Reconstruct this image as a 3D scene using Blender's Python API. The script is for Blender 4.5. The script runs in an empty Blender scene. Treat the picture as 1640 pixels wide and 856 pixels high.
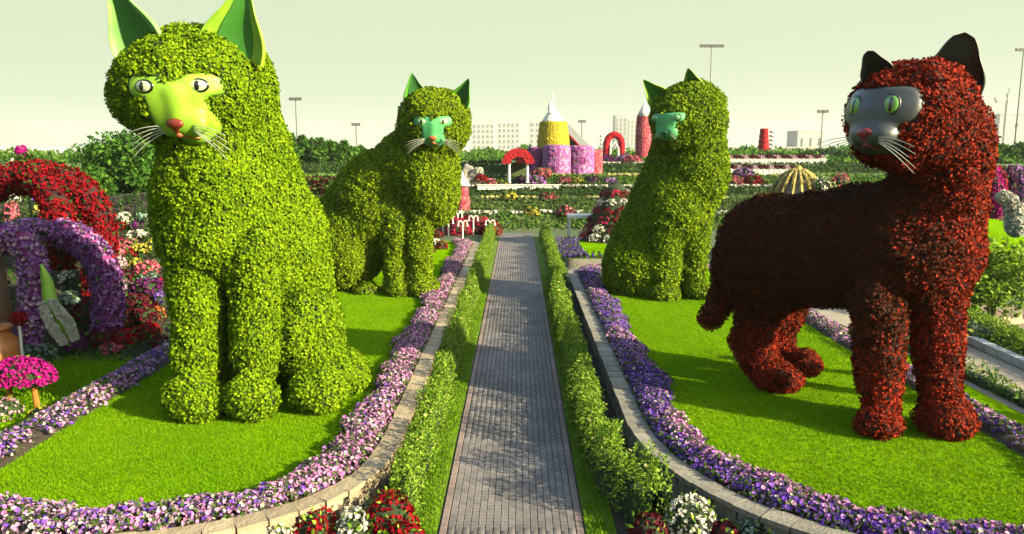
import bpy, math, random
import numpy as np
from mathutils import Vector, Matrix
R = math.radians
rng = np.random.default_rng(7)
random.seed(7)
sc = bpy.context.scene
col = sc.collection

# ------------------------------------------------------------------ camera
CAMZ, FPX, PITCH, YAW = 5.5, 1250.0, math.atan(193 / 1250.0), math.atan(10 / 1250.0)
cam = bpy.data.cameras.new('camera'); cam.sensor_width = 36; cam.lens = 36 * FPX / 1640
cam.clip_start = 0.1; cam.clip_end = 6000
camo = bpy.data.objects.new('camera', cam); col.objects.link(camo)
camo.location = (0, 0, CAMZ); camo.rotation_euler = (math.pi / 2 - PITCH, 0, YAW)
sc.camera = camo

# ------------------------------------------------------------------ sky, sun, exposure
SUN_EL, SUN_AZ = R(22.5), math.atan2(0.875, -0.475)       # azimuth measured from +Y towards +X
w = bpy.data.worlds.new('World'); sc.world = w; w.use_nodes = True
nt = w.node_tree; nt.nodes.clear()
sky = nt.nodes.new('ShaderNodeTexSky'); sky.sky_type = 'NISHITA'; sky.sun_disc = False
sky.sun_elevation = SUN_EL; sky.sun_rotation = SUN_AZ
sky.air_density = 1.3; sky.dust_density = 2.0; sky.ozone_density = 0.5
mixs = nt.nodes.new('ShaderNodeMix'); mixs.data_type = 'RGBA'
bg = nt.nodes.new('ShaderNodeBackground'); wo = nt.nodes.new('ShaderNodeOutputWorld')
bg.inputs[1].default_value = 0.12
# pale haze low in the sky thins out towards the blue zenith
tcw = nt.nodes.new('ShaderNodeTexCoord'); sepw = nt.nodes.new('ShaderNodeSeparateXYZ'); hzr = nt.nodes.new('ShaderNodeMapRange'); hzr.interpolation_type = 'SMOOTHSTEP'
hzr.inputs[1].default_value = .20; hzr.inputs[2].default_value = .45; hzr.inputs[3].default_value = 1.0; hzr.inputs[4].default_value = 0.12
nt.links.new(tcw.outputs['Generated'], sepw.inputs[0]); nt.links.new(sepw.outputs[2], hzr.inputs[0]); nt.links.new(hzr.outputs[0], mixs.inputs[0])
nt.links.new(sky.outputs[0], mixs.inputs[6]); mixs.inputs[7].default_value = (.97, 1.09, .775, 1)
nt.links.new(mixs.outputs[2], bg.inputs[0]); nt.links.new(bg.outputs[0], wo.inputs[0])
sun = bpy.data.lights.new('sun', 'SUN'); sun.energy = 5.0; sun.angle = R(0.6); sun.color = (1.0, 0.86, 0.56)
suno = bpy.data.objects.new('sun', sun); col.objects.link(suno)
SDIR = Vector((math.sin(SUN_AZ) * math.cos(SUN_EL), math.cos(SUN_AZ) * math.cos(SUN_EL), math.sin(SUN_EL)))
suno.rotation_euler = (-SDIR).to_track_quat('-Z', 'Y').to_euler(); suno.location = (20, -10, 20)
vs = sc.view_settings; vs.view_transform = 'Standard'; vs.look = 'None'; vs.gamma = 1; vs.exposure = 2.6; vs.use_curve_mapping = False
sc.cycles.max_bounces = 6; sc.cycles.transparent_max_bounces = 4

# ------------------------------------------------------------------ layout helpers (survey of the photograph -> metres)
cp, sp, cy, sy = math.cos(PITCH), math.sin(PITCH), math.cos(YAW), math.sin(YAW)
def ray(u, v):
    a, b = (u - 820) / FPX, (428 - v) / FPX
    y = cp + sp * b; z = -sp + cp * b
    return np.array([a * cy - y * sy, a * sy + y * cy, z])
def at(u, v, Y):
    d = ray(u, v); t = Y / d[1]
    return np.array([0, 0, CAMZ]) + d * t
def gp(u, v, z=0.0):
    d = ray(u, v); t = (z - CAMZ) / d[2]
    return np.array([0, 0, CAMZ]) + d * t
def nrm(a):
    return a / np.maximum(np.linalg.norm(a, axis=-1, keepdims=True), 1e-9)

# ------------------------------------------------------------------ materials
M = {}
GA = .42          # the photograph is exposed for the shade: reflectances stay low
def al(c): return tuple(x * GA for x in c)
def newmat(name):
    m = bpy.data.materials.new(name); m.use_nodes = True; m.node_tree.nodes.clear(); M[name] = m
    return m, m.node_tree, m.node_tree.nodes, m.node_tree.links
def ramp(N, cols):
    r = N.new('ShaderNodeValToRGB'); e = r.color_ramp.elements
    while len(e) < len(cols): e.new(0.5)
    for i, (p, c) in enumerate(cols):
        e[i].position = p; e[i].color = (*al(c), 1)
    return r
def leafmat(name, cols, trans=0.3, rough=0.55, spec=0.25, patch=None, pscale=0.8):
    """foliage: every leaf (mesh island) takes its own colour"""
    m, t, N, L = newmat(name)
    g = N.new('ShaderNodeNewGeometry')
    n = len(cols); r = ramp(N, [(i / max(n - 1, 1), c) for i, c in enumerate(cols)])
    L.new(g.outputs['Random Per Island'], r.inputs[0]); c = r.outputs[0]
    if patch:
        tc = N.new('ShaderNodeTexCoord'); no = N.new('ShaderNodeTexNoise'); no.inputs['Scale'].default_value = pscale; no.inputs['Detail'].default_value = 3
        L.new(tc.outputs['Object'], no.inputs['Vector'])
        rr = ramp(N, [(0.40, (0, 0, 0)), (0.66, (1, 1, 1))]); L.new(no.outputs[0], rr.inputs[0])
        mx = N.new('ShaderNodeMix'); mx.data_type = 'RGBA'; mx.blend_type = 'MULTIPLY'
        L.new(rr.outputs[0], mx.inputs[0]); L.new(c, mx.inputs[6]); mx.inputs[7].default_value = (*patch, 1); c = mx.outputs[2]
    b = N.new('ShaderNodeBsdfPrincipled'); b.inputs['Roughness'].default_value = .75; b.inputs['Specular IOR Level'].default_value = .06
    L.new(c, b.inputs['Base Color'])
    tr = N.new('ShaderNodeBsdfTranslucent'); L.new(c, tr.inputs[0])
    ms = N.new('ShaderNodeMixShader'); ms.inputs[0].default_value = trans
    L.new(b.outputs[0], ms.inputs[1]); L.new(tr.outputs[0], ms.inputs[2])
    o = N.new('ShaderNodeOutputMaterial'); L.new(ms.outputs[0], o.inputs[0])
    return m
def surf(name, c1, c2=None, scale=4.0, rough=0.8, bump=0.0, bscale=None, spec=0.3, detail=5, lo=0.35, hi=0.65, metal=0.0, c3=None, perobj=0.0, stain=0.0, stscale=.9):
    m, t, N, L = newmat(name)
    b = N.new('ShaderNodeBsdfPrincipled'); b.inputs['Roughness'].default_value = rough; b.inputs['Specular IOR Level'].default_value = spec; b.inputs['Metallic'].default_value = metal
    o = N.new('ShaderNodeOutputMaterial'); L.new(b.outputs[0], o.inputs[0])
    tc = N.new('ShaderNodeTexCoord')
    if c2 is None: c2 = tuple(x * 0.86 for x in c1)
    no = N.new('ShaderNodeTexNoise'); no.inputs['Scale'].default_value = scale; no.inputs['Detail'].default_value = detail; no.inputs['Roughness'].default_value = 0.65
    L.new(tc.outputs['Object'], no.inputs['Vector'])
    r = ramp(N, [(lo, c1), (hi, c2)] if c3 is None else [(lo, c1), (0.5 * (lo + hi), c2), (hi, c3)]); L.new(no.outputs[0], r.inputs[0])
    c = r.outputs[0]
    if perobj:
        oi = N.new('ShaderNodeObjectInfo'); mp = N.new('ShaderNodeMapRange'); mp.inputs[3].default_value = 1 - perobj; mp.inputs[4].default_value = 1 + perobj
        L.new(oi.outputs['Random'], mp.inputs[0])
        hs = N.new('ShaderNodeHueSaturation'); L.new(mp.outputs[0], hs.inputs['Value']); L.new(c, hs.inputs['Color']); c = hs.outputs[0]
    if stain:      # dirt and damp patches lying across the whole surface
        gm = N.new('ShaderNodeNewGeometry'); ns_ = N.new('ShaderNodeTexNoise'); ns_.inputs['Scale'].default_value = stscale; ns_.inputs['Detail'].default_value = 6; L.new(gm.outputs['Position'], ns_.inputs['Vector'])
        rs_ = N.new('ShaderNodeMapRange'); rs_.inputs[1].default_value = .35; rs_.inputs[2].default_value = .68; rs_.inputs[3].default_value = 1.0 + stain * .3; rs_.inputs[4].default_value = 1.0 - stain; L.new(ns_.outputs[0], rs_.inputs[0])
        h2 = N.new('ShaderNodeHueSaturation'); L.new(rs_.outputs[0], h2.inputs['Value']); L.new(c, h2.inputs['Color']); c = h2.outputs[0]
        if perobj:
            wn = N.new('ShaderNodeNewGeometry'); mp2 = N.new('ShaderNodeMapRange'); mp2.inputs[3].default_value = 1 - perobj; mp2.inputs[4].default_value = 1 + perobj; L.new(wn.outputs['Random Per Island'], mp2.inputs[0])
            h3 = N.new('ShaderNodeHueSaturation'); L.new(mp2.outputs[0], h3.inputs['Value']); L.new(c, h3.inputs['Color']); c = h3.outputs[0]
    L.new(c, b.inputs['Base Color'])
    if bump:
        n2 = N.new('ShaderNodeTexNoise'); n2.inputs['Scale'].default_value = bscale or scale * 6; n2.inputs['Detail'].default_value = 4
        L.new(tc.outputs['Object'], n2.inputs['Vector'])
        bp = N.new('ShaderNodeBump'); bp.inputs['Strength'].default_value = bump; bp.inputs['Distance'].default_value = 0.03
        L.new(n2.outputs[0], bp.inputs['Height']); L.new(bp.outputs[0], b.inputs['Normal'])
    return m
def petal(name, cols, trans=0.25): return leafmat(name, cols, trans=trans, rough=0.6, spec=0.15)
def speckle(name, cols, scale=9.0, rough=0.85):
    """surface clad in small blossoms too far away to tell apart"""
    m, t, N, L = newmat(name)
    tc = N.new('ShaderNodeTexCoord'); v = N.new('ShaderNodeTexVoronoi'); v.inputs['Scale'].default_value = scale
    L.new(tc.outputs['Object'], v.inputs['Vector'])
    sx = N.new('ShaderNodeSeparateColor'); L.new(v.outputs['Color'], sx.inputs[0])
    n = len(cols); r = ramp(N, [(i / (n - 1), c) for i, c in enumerate(cols)]); r.color_ramp.interpolation = 'LINEAR'
    L.new(sx.outputs[0], r.inputs[0])
    b = N.new('ShaderNodeBsdfPrincipled'); b.inputs['Roughness'].default_value = rough; b.inputs['Specular IOR Level'].default_value = 0.1
    L.new(r.outputs[0], b.inputs['Base Color'])
    bp = N.new('ShaderNodeBump'); bp.inputs['Strength'].default_value = 0.8; bp.inputs['Distance'].default_value = 0.08; bp.invert = True
    L.new(v.outputs['Distance'], bp.inputs['Height']); L.new(bp.outputs[0], b.inputs['Normal'])
    o = N.new('ShaderNodeOutputMaterial'); L.new(b.outputs[0], o.inputs[0])
    return m

# topiary leaves
leafmat('leaf_cat_front', [(.09, .19, .002), (.16, .29, .003), (.24, .39, .004), (.35, .50, .005)], trans=.28, patch=(.62, .72, .7), pscale=2.6)
leafmat('leaf_cat_left', [(.09, .18, .002), (.15, .26, .003), (.23, .35, .005), (.33, .44, .006)], trans=.28, patch=(.7, .68, .6), pscale=2.2)
leafmat('leaf_cat_right', [(.07, .15, .002), (.13, .24, .003), (.21, .33, .004), (.32, .43, .006)], trans=.25, patch=(.65, .75, .7), pscale=2.2)
leafmat('leaf_cat_red', [(.06, .008, .001), (.17, .011, .001), (.31, .016, .002), (.44, .032, .003)], trans=.08, patch=(.5, .9, .8), pscale=1.0)
leafmat('leaf_cat_brown', [(.020, .009, .001), (.045, .012, .001), (.075, .014, .001), (.13, .020, .002)], trans=.05, patch=(.6, .9, .8), pscale=1.0)  # darker torso plants, deepened to carry the shade of the flank
surf('core_green', (.020, .045, .005), (.010, .022, .004), 6, .95, bump=.6, bscale=14)
surf('core_red', (.030, .006, .003), (.014, .005, .003), 6, .95, bump=.6, bscale=14)
surf('paint_lime', (.30, .54, .022), (.20, .42, .018), 2.6, .55, spec=.3, bump=.12, bscale=9)
surf('paint_lime_pale', (.24, .50, .11), (.16, .40, .10), 2.6, .55, spec=.3, bump=.12, bscale=9)
surf('paint_jade', (.09, .46, .14), (.06, .34, .12), 2.6, .55, spec=.3, bump=.12, bscale=9)
surf('paint_dark_green', (.018, .13, .014), (.012, .09, .010), 3, .5)
surf('paint_ear_green', (.05, .24, .018), (.035, .18, .015), 3, .55)
surf('paint_mid_green', (.10, .36, .020), (.07, .28, .018), 3, .45)
surf('paint_slate', (.050, .056, .052), (.030, .036, .034), 3, .42, spec=.45, bump=.12, bscale=8)
surf('paint_black', (.012, .020, .014), (.020, .026, .018), 3, .4, spec=.4)
surf('paint_muzzle', (.16, .13, .10), (.10, .085, .07), 3, .4)
surf('nose_red', (.22, .030, .012), (.14, .02, .010), 4, .4)
surf('nose_orange', (.42, .12, .03), (.34, .09, .025), 4, .45)
surf('nose_crimson', (.30, .03, .035), (.2, .02, .03), 4, .35)
surf('eye_white', (.62, .68, .40), None, 4, .2, spec=.5)
surf('eye_jade', (.30, .60, .30), None, 4, .25, spec=.5)
surf('eye_lime', (.22, .52, .06), (.12, .36, .04), 6, .2, spec=.5)
surf('eye_black', (.006, .008, .006), None, 4, .15, spec=.6)
surf('whisker_white', (.62, .64, .52), None, 4, .5)
# ground and plants
leafmat('grass_blade', [(.13, .30, .001), (.165, .34, .001), (.19, .37, .001)], patch=(.66, .76, .8), pscale=.55, trans=.3, rough=.6, spec=.1)
surf('lawn', (.13, .30, .001), (.185, .355, .001), .9, .95, bump=.5, bscale=60, spec=.0, detail=8, stain=.2, stscale=.7)
surf('turf_strip', (.10, .19, .010), (.15, .23, .02), 1.4, .95, bump=.5, bscale=60, spec=.1)
surf('soil', (.045, .030, .016), (.028, .020, .012), 3, .95, bump=.8, bscale=22)
surf('garden_ground', (.035, .075, .010), (.06, .09, .018), .35, .95, bump=.4, bscale=8)
surf('sand_path', (.34, .29, .21), (.27, .23, .17), .8, .9, bump=.2, bscale=30)
surf('desert_sand', (.62, .58, .46), (.55, .52, .42), .02, .95)
surf('gravel', (.35, .27, .18), (.14, .10, .07), 9, .9, bump=.8, bscale=16)
leafmat('hedge_leaf', [(.06, .15, .010), (.12, .25, .014), (.21, .36, .022), (.36, .48, .07)], trans=.3)
leafmat('shrub_leaf', [(.04, .11, .012), (.08, .19, .02), (.14, .27, .03)], trans=.3)
leafmat('dark_leaf', [(.018, .05, .010), (.035, .085, .014), (.05, .11, .02)], trans=.25)
leafmat('tree_leaf', [(.03, .10, .012), (.055, .16, .016), (.10, .23, .02)], trans=.3)
leafmat('border_leaf', [(.05, .10, .02), (.09, .16, .03), (.13, .2, .05)], trans=.3)
petal('petal_pink', [(.55, .22, .46), (.68, .36, .58), (.50, .14, .42), (.74, .52, .66)])
petal('petal_violet', [(.13, .045, .46), (.20, .07, .56), (.27, .12, .58), (.36, .18, .62)])
petal('petal_white', [(.66, .64, .50), (.74, .72, .60), (.55, .55, .38)])
petal('petal_cream', [(.62, .55, .18), (.7, .64, .26)])
petal('petal_red', [(.22, .003, .008), (.32, .005, .010), (.14, .003, .008)])
petal('petal_maroon', [(.085, .006, .018), (.13, .008, .02), (.05, .006, .014)])
petal('petal_crimson', [(.42, .012, .06), (.52, .02, .08), (.33, .01, .05)])
petal('petal_rose', [(.60, .10, .16), (.66, .18, .22), (.5, .05, .12)])
petal('petal_blush', [(.62, .34, .42), (.7, .45, .5), (.55, .25, .36)])
petal('petal_magenta', [(.46, .008, .20), (.55, .012, .26), (.40, .006, .17)])
petal('petal_purple', [(.30, .10, .40), (.42, .20, .50), (.24, .06, .34), (.52, .32, .56)])
petal('petal_plum', [(.10, .012, .10), (.16, .02, .14), (.07, .01, .08)])
petal('petal_yellow', [(.62, .52, .04), (.68, .60, .10)])
petal('petal_orange', [(.55, .12, .03), (.6, .2, .06)])
petal('petal_sage', [(.22, .36, .28), (.30, .44, .34), (.18, .3, .24)])
surf('stem_green', (.05, .12, .02), None, 5, .7)
surf('bark', (.12, .08, .05), (.07, .05, .03), 6, .9, bump=.8, bscale=18)
surf('wood', (.20, .12, .06), (.15, .085, .04), 3, .7, bump=.3, bscale=14)
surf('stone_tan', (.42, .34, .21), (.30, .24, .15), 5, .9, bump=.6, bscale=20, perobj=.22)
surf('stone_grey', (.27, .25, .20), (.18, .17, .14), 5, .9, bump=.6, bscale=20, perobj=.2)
surf('mortar', (.16, .13, .09), (.10, .085, .06), 6, .95, bump=.5)
surf('paver_red', (.200, .178, .166), (.145, .134, .130), 7, .75, bump=.25, bscale=40, perobj=.2, stain=.38)
surf('paver_edge', (.27, .20, .17), (.20, .15, .13), 7, .8, bump=.25, bscale=40, perobj=.15, stain=.3)
surf('paver_bed', (.085, .07, .06), (.06, .05, .045), 8, .95)
surf('white_paint', (.74, .74, .66), (.66, .66, .58), 3, .5)
surf('white_kerb', (.55, .56, .52), (.46, .47, .44), 2, .7)
surf('terracotta', (.46, .17, .03), (.38, .13, .02), 3, .45)
surf('brown_post', (.13, .065, .02), (.09, .045, .016), 3, .7, bump=.4, bscale=12)
surf('lamp_grey', (.16, .17, .16), None, 3, .5, metal=.3)
surf('facade_white', (.40, .42, .39), (.36, .38, .36), .3, .85)
surf('facade_grey', (.30, .33, .32), (.27, .30, .29), .3, .85)
surf('facade_shed', (.44, .45, .36), (.40, .41, .33), .3, .85)
surf('window_dark', (.12, .15, .15), (.09, .11, .11), .6, .3)
surf('slide_green', (.09, .20, .05), (.07, .16, .04), 2, .7)
surf('terrace_turf', (.060, .125, .022), (.095, .155, .035), .5, .95, bump=.5, bscale=7)
surf('terrace_wall', (.10, .125, .045), (.075, .105, .035), .6, .95, bump=.7, bscale=5)
speckle('clad_yellow', [(.34, .26, .01), (.46, .38, .02), (.24, .22, .02), (.52, .44, .04)], 7)
speckle('clad_purple', [(.26, .06, .22), (.36, .10, .32), (.20, .05, .26), (.50, .26, .42), (.16, .06, .10)], 5)
speckle('clad_red', [(.30, .006, .014), (.40, .01, .02), (.20, .008, .012)], 6)
speckle('clad_rose', [(.36, .035, .07), (.46, .08, .12), (.26, .03, .04), (.5, .2, .18)], 6)
speckle('clad_plum', [(.20, .03, .14), (.3, .06, .22), (.12, .02, .1)], 6)
speckle('clad_gold', [(.34, .26, .05), (.2, .16, .05), (.46, .36, .12), (.10, .12, .03)], 6)

# ------------------------------------------------------------------ object helpers
def link(name, me, mat=None, parent=None, loc=None, rot=None):
    o = bpy.data.objects.new(name, me); col.objects.link(o)
    if mat is not None and me is not None and not me.materials: me.materials.append(M[mat] if isinstance(mat, str) else mat)
    if parent is not None: o.parent = parent
    if loc is not None: o.location = loc
    if rot is not None: o.rotation_euler = rot
    return o
def tag(o, label=None, cat=None, group=None, kind=None):
    if label: o['label'] = label
    if cat: o['category'] = cat
    if group: o['group'] = group
    if kind: o['kind'] = kind
    return o
def empty(name, loc, label=None, cat=None, group=None, rz=0):
    o = bpy.data.objects.new(name, None); col.objects.link(o); o.location = [float(x) for x in loc]; o.rotation_euler = (0, 0, rz)
    o.empty_display_size = .2
    return tag(o, label, cat, group)
def npmesh(name, V, F, smooth=False):
    """V (n,3); F (m,k) array of k-gons"""
    me = bpy.data.meshes.new(name); V = np.ascontiguousarray(V, np.float32); F = np.ascontiguousarray(F, np.int32)
    me.vertices.add(len(V)); me.vertices.foreach_set('co', V.ravel())
    k = F.shape[1]; me.loops.add(F.size); me.loops.foreach_set('vertex_index', F.ravel())
    me.polygons.add(len(F)); me.polygons.foreach_set('loop_start', np.arange(0, F.size, k, dtype=np.int32))
    me.polygons.foreach_set('loop_total', np.full(len(F), k, np.int32))
    if smooth: me.polygons.foreach_set('use_smooth', np.ones(len(F), bool))
    me.update(calc_edges=True)
    return me
class MB:
    """collects simple solids of ONE part"""
    def __init__(s): s.v = []; s.f = []
    def add(s, V, F):
        n = len(s.v); s.v += [tuple(float(c) for c in p) for p in V]; s.f += [tuple(i + n for i in f) for f in F]; return s
    def box(s, c, d, rz=0, taper=1.0):
        x, y, z = d[0] / 2, d[1] / 2, d[2] / 2; P = []
        for sz in (-1, 1):
            k = taper if sz > 0 else 1
            for sx, sy_ in ((-1, -1), (1, -1), (1, 1), (-1, 1)):
                px, py = sx * x * k, sy_ * y * k
                P.append((c[0] + px * math.cos(rz) - py * math.sin(rz), c[1] + px * math.sin(rz) + py * math.cos(rz), c[2] + sz * z))
        return s.add(P, [(3, 2, 1, 0), (4, 5, 6, 7), (0, 1, 5, 4), (1, 2, 6, 5), (2, 3, 7, 6), (3, 0, 4, 7)])
    def tube(s, pts, rad, n=8, cap=True):
        pts = [np.array(p, float) for p in pts]
        rad = [rad] * len(pts) if np.isscalar(rad) else rad
        P = []; prev = None
        for i, p in enumerate(pts):
            d = nrm(pts[min(i + 1, len(pts) - 1)] - pts[max(i - 1, 0)])
            if prev is None: a = nrm(np.cross(d, [0, 0, 1] if abs(d[2]) < .9 else [1, 0, 0]))
            else: a = nrm(prev - d * np.dot(prev, d))
            prev = a; b = np.cross(d, a)
            for k in range(n):
                t = 2 * math.pi * k / n; P.append(p + rad[i] * (a * math.cos(t) + b * math.sin(t)))
        F = []
        for i in range(len(pts) - 1):
            for k in range(n): F.append((i * n + k, i * n + (k + 1) % n, (i + 1) * n + (k + 1) % n, (i + 1) * n + k))
        if cap: F += [tuple(range(n - 1, -1, -1)), tuple(range((len(pts) - 1) * n, len(pts) * n))]
        return s.add(P, F)
    def lathe(s, prof, c=(0, 0, 0), n=24):
        P = []; F = []
        for r, z in prof:
            for k in range(n):
                t = 2 * math.pi * k / n; P.append((c[0] + r * math.cos(t), c[1] + r * math.sin(t), c[2] + z))
        for i in range(len(prof) - 1):
            for k in range(n): F.append((i * n + k, i * n + (k + 1) % n, (i + 1) * n + (k + 1) % n, (i + 1) * n + k))
        F += [tuple(range(n - 1, -1, -1)), tuple(range((len(prof) - 1) * n, len(prof) * n))]
        return s.add(P, F)
    def build(s, name, mat, parent=None, loc=None, smooth=False, bevel=0):
        me = bpy.data.meshes.new(name); me.from_pydata(s.v, [], s.f)
        if smooth: me.polygons.foreach_set('use_smooth', np.ones(len(me.polygons), bool))
        me.update(); o = link(name, me, mat, parent, loc)
        if bevel:
            b = o.modifiers.new('bevel', 'BEVEL'); b.width = bevel; b.segments = 2; b.limit_method = 'ANGLE'
        return o

# ------------------------------------------------------------------ foliage helpers
def leaves(P, Nn, L, aspect=.62, lift=(8, 60), lo=0.0, hi=.05, droop=0.0):
    """one folded leaf per point"""
    n = len(P); Nn = nrm(Nn); t = nrm(np.cross(Nn, rng.normal(size=(n, 3))))
    if droop: t = nrm(t + np.array([0, 0, -droop]))
    a = np.radians(rng.uniform(lift[0], lift[1], n))[:, None]
    d = nrm(t * np.cos(a) + Nn * np.sin(a)); wv = nrm(np.cross(d, Nn + .35 * rng.normal(size=(n, 3)))); up = np.cross(wv, d)
    s = (L * rng.uniform(.65, 1.3, n))[:, None]; base = P + Nn * rng.uniform(lo, hi, n)[:, None]
    mid = base + d * s * .5
    V = np.stack([base, mid + wv * s * aspect * .5 + up * s * .10, base + d * s, mid - wv * s * aspect * .5 + up * s * .10], 1).reshape(-1, 3)
    return V, np.arange(4 * n).reshape(n, 4)
def blossoms(P, Nn, size, k=5, cup=.28, spread=.5):
    """an open five-petalled blossom per point"""
    n = len(P); Nn = nrm(nrm(Nn) + spread * rng.normal(size=(n, 3))); a = nrm(np.cross(Nn, rng.normal(size=(n, 3)))); b = np.cross(Nn, a)
    s = (size * rng.uniform(.7, 1.25, n))[:, None]; V = [P]
    for i in range(k):
        t = 2 * math.pi * i / k
        V.append(P + s * .5 * (a * math.cos(t) + b * math.sin(t)) + Nn * s * cup)
    V = np.stack(V, 1).reshape(-1, 3); base = (np.arange(n) * (k + 1))[:, None]
    F = np.concatenate([np.concatenate([base, base + 1 + i, base + 1 + (i + 1) % k], 1) for i in range(k)], 0)
    return V, F
def cloud(name, VF, mat, parent=None, kind='stuff'):
    o = link(name, npmesh(name, *VF), mat, parent)
    if kind: o['kind'] = kind
    return o
def sample_mesh(V, F, n):
    if F.shape[1] == 4: T = np.concatenate([F[:, [0, 1, 2]], F[:, [0, 2, 3]]])
    else: T = F
    a, b, c = V[T[:, 0]], V[T[:, 1]], V[T[:, 2]]; cr = np.cross(b - a, c - a); ar = np.linalg.norm(cr, axis=1)
    i = rng.choice(len(T), n, p=ar / ar.sum()); r1, r2 = np.sqrt(rng.random(n))[:, None], rng.random(n)[:, None]
    return a[i] * (1 - r1) + b[i] * r1 * (1 - r2) + c[i] * r1 * r2, nrm(cr[i]), ar.sum() / 2

# ------------------------------------------------------------------ smooth solids from distance fields (surface nets)
def sd_ell(p, c, r, rot=None):
    q = p - c
    if rot is not None: q = q @ rot
    r = np.array(r, float); k0 = np.linalg.norm(q / r, axis=-1); k1 = np.linalg.norm(q / (r * r), axis=-1)
    return k0 * (k0 - 1) / np.maximum(k1, 1e-6)
def sd_cap(p, a, b, ra, rb):
    ba = b - a; h = np.clip(((p - a) @ ba) / (ba @ ba), 0, 1)
    return np.linalg.norm(p - a - h[..., None] * ba, axis=-1) - (ra + (rb - ra) * h)
def smin(a, b, k):
    h = np.clip(.5 + .5 * (b - a) / k, 0, 1); return b * (1 - h) + a * h - k * h * (1 - h)
def sdf_union(prims):
    def f(p):
        d = None
        for q in prims:
            k = q[-1]
            e = sd_ell(p, q[1], q[2], q[3] if len(q) > 4 else None) if q[0] == 'e' else sd_cap(p, q[1], q[2], q[3], q[4])
            d = e if d is None else smin(d, e, k)
        return d
    return f
def surface_nets(f, lo, hi, h):
    lo = np.array(lo, float); n = np.ceil((np.array(hi) - lo) / h).astype(int) + 1
    ax = [lo[i] + h * np.arange(n[i]) for i in range(3)]
    G = np.stack(np.meshgrid(*ax, indexing='ij'), -1)
    D = f(G.reshape(-1, 3)).reshape(n); S = D < 0
    c = [(i, j, k) for i in (0, 1) for j in (0, 1) for k in (0, 1)]
    def sub(A, o): return A[o[0]:n[0] - 1 + o[0], o[1]:n[1] - 1 + o[1], o[2]:n[2] - 1 + o[2]]
    cnt = sum(sub(S, o).astype(int) for o in c); mix = (cnt > 0) & (cnt < 8)
    idx = np.argwhere(mix); num = -np.ones(mix.shape, int); num[tuple(idx.T)] = np.arange(len(idx))
    acc = np.zeros((len(idx), 3)); m = np.zeros(len(idx))
    for i, a in enumerate(c):
        for b in c[i + 1:]:
            if sum(abs(x - y) for x, y in zip(a, b)) != 1: continue
            da, db = sub(D, a)[tuple(idx.T)], sub(D, b)[tuple(idx.T)]; x = (da < 0) != (db < 0)
            t = np.where(x, da / np.where(x, da - db, 1), 0)[:, None]
            acc += np.where(x[:, None], np.array(a) + t * (np.array(b) - np.array(a)), 0); m += x
    V = lo + h * (idx + acc / m[:, None]); Q = []
    for d in range(3):
        e = [0, 0, 0]; e[d] = 1; u, v = (d + 1) % 3, (d + 2) % 3
        s0 = [slice(1, n[i] - 1) for i in range(3)]; s0[d] = slice(0, n[d] - 1); s1 = list(s0); s1[d] = slice(1, n[d])
        A, B = S[tuple(s0)], S[tuple(s1)]; I = np.argwhere(A != B); sg = A[tuple(I.T)]
        off = np.array([s.start for s in s0]); I = I + off
        def cell(du, dv):
            J = I.copy(); J[:, u] -= du; J[:, v] -= dv; return num[tuple(J.T)]
        q = np.stack([cell(1, 1), cell(0, 1), cell(0, 0), cell(1, 0)], 1); q[~sg] = q[~sg][:, ::-1]; Q.append(q)
    return V, np.concatenate(Q)
def lump(seed, lam, amp):
    r = np.random.default_rng(seed); K = nrm(r.normal(size=(14, 3))) * (2 * math.pi / (lam * r.uniform(.6, 1.6, 14)))[:, None]; ph = r.uniform(0, 6.28, 14)
    return lambda p: amp * np.sin(p @ K.T + ph).sum(-1) / 3.7

# ================================================================== SETTING
def sheet(name, poly, z, mat, kind='structure', parent=None):
    me = bpy.data.meshes.new(name); me.from_pydata([(float(p[0]), float(p[1]), z) for p in poly], [], [tuple(range(len(poly)))]); me.update()
    o = link(name, me, mat, parent)
    if kind: o['kind'] = kind
    return o
sheet('ground', [(-3000, -60), (3000, -60), (3000, 5000), (-3000, 5000)], -.012, 'garden_ground')
sheet('sand_ground', [(-900, 46), (-27, 46), (-40, 175), (-900, 175)], .02, 'desert_sand')
sheet('desert', [(-3000, 175), (3000, 175), (3000, 5000), (-3000, 5000)], .05, 'desert_sand')

# ---- brick path
PX0, PX1, PY0, PY1 = -1.13, .95, 6.0, 49.5
path = sheet('brick_path', [(PX0 - .02, PY0), (PX1 + .02, PY0), (PX1 + .02, PY1), (PX0 - .02, PY1)], 0.0, 'paver_bed')
pw, pl, pj, ph_ = .1125, .205, .008, .028
ncol = 17; cw = (PX1 - PX0 - .22) / ncol
def paver_mesh(wd, ln, name):
    b = MB(); x, y, c = wd / 2, ln / 2, .006
    V = [(-x, -y, 0), (x, -y, 0), (x, y, 0), (-x, y, 0), (-x, -y, ph_ - c), (x, -y, ph_ - c), (x, y, ph_ - c), (-x, y, ph_ - c), (-x + c, -y + c, ph_), (x - c, -y + c, ph_), (x - c, y - c, ph_), (-x + c, y - c, ph_)]
    F = [(0, 1, 5, 4), (1, 2, 6, 5), (2, 3, 7, 6), (3, 0, 4, 7), (4, 5, 9, 8), (5, 6, 10, 9), (6, 7, 11, 10), (7, 4, 8, 11), (8, 9, 10, 11)]
    return np.array(V), F
PV, PF = paver_mesh(cw - pj, pl - pj, 'p')
pm = bpy.data.meshes.new('paver'); pm.from_pydata([tuple(v) for v in PV], [], PF); pm.materials.append(M['paver_red'])
EV, EF = paver_mesh(.10, .40 - pj, 'e')
em = bpy.data.meshes.new('edge_paver'); em.from_pydata([tuple(v) for v in EV], [], EF); em.materials.append(M['paver_edge'])
spots = []
rowY0 = 10.9
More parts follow.
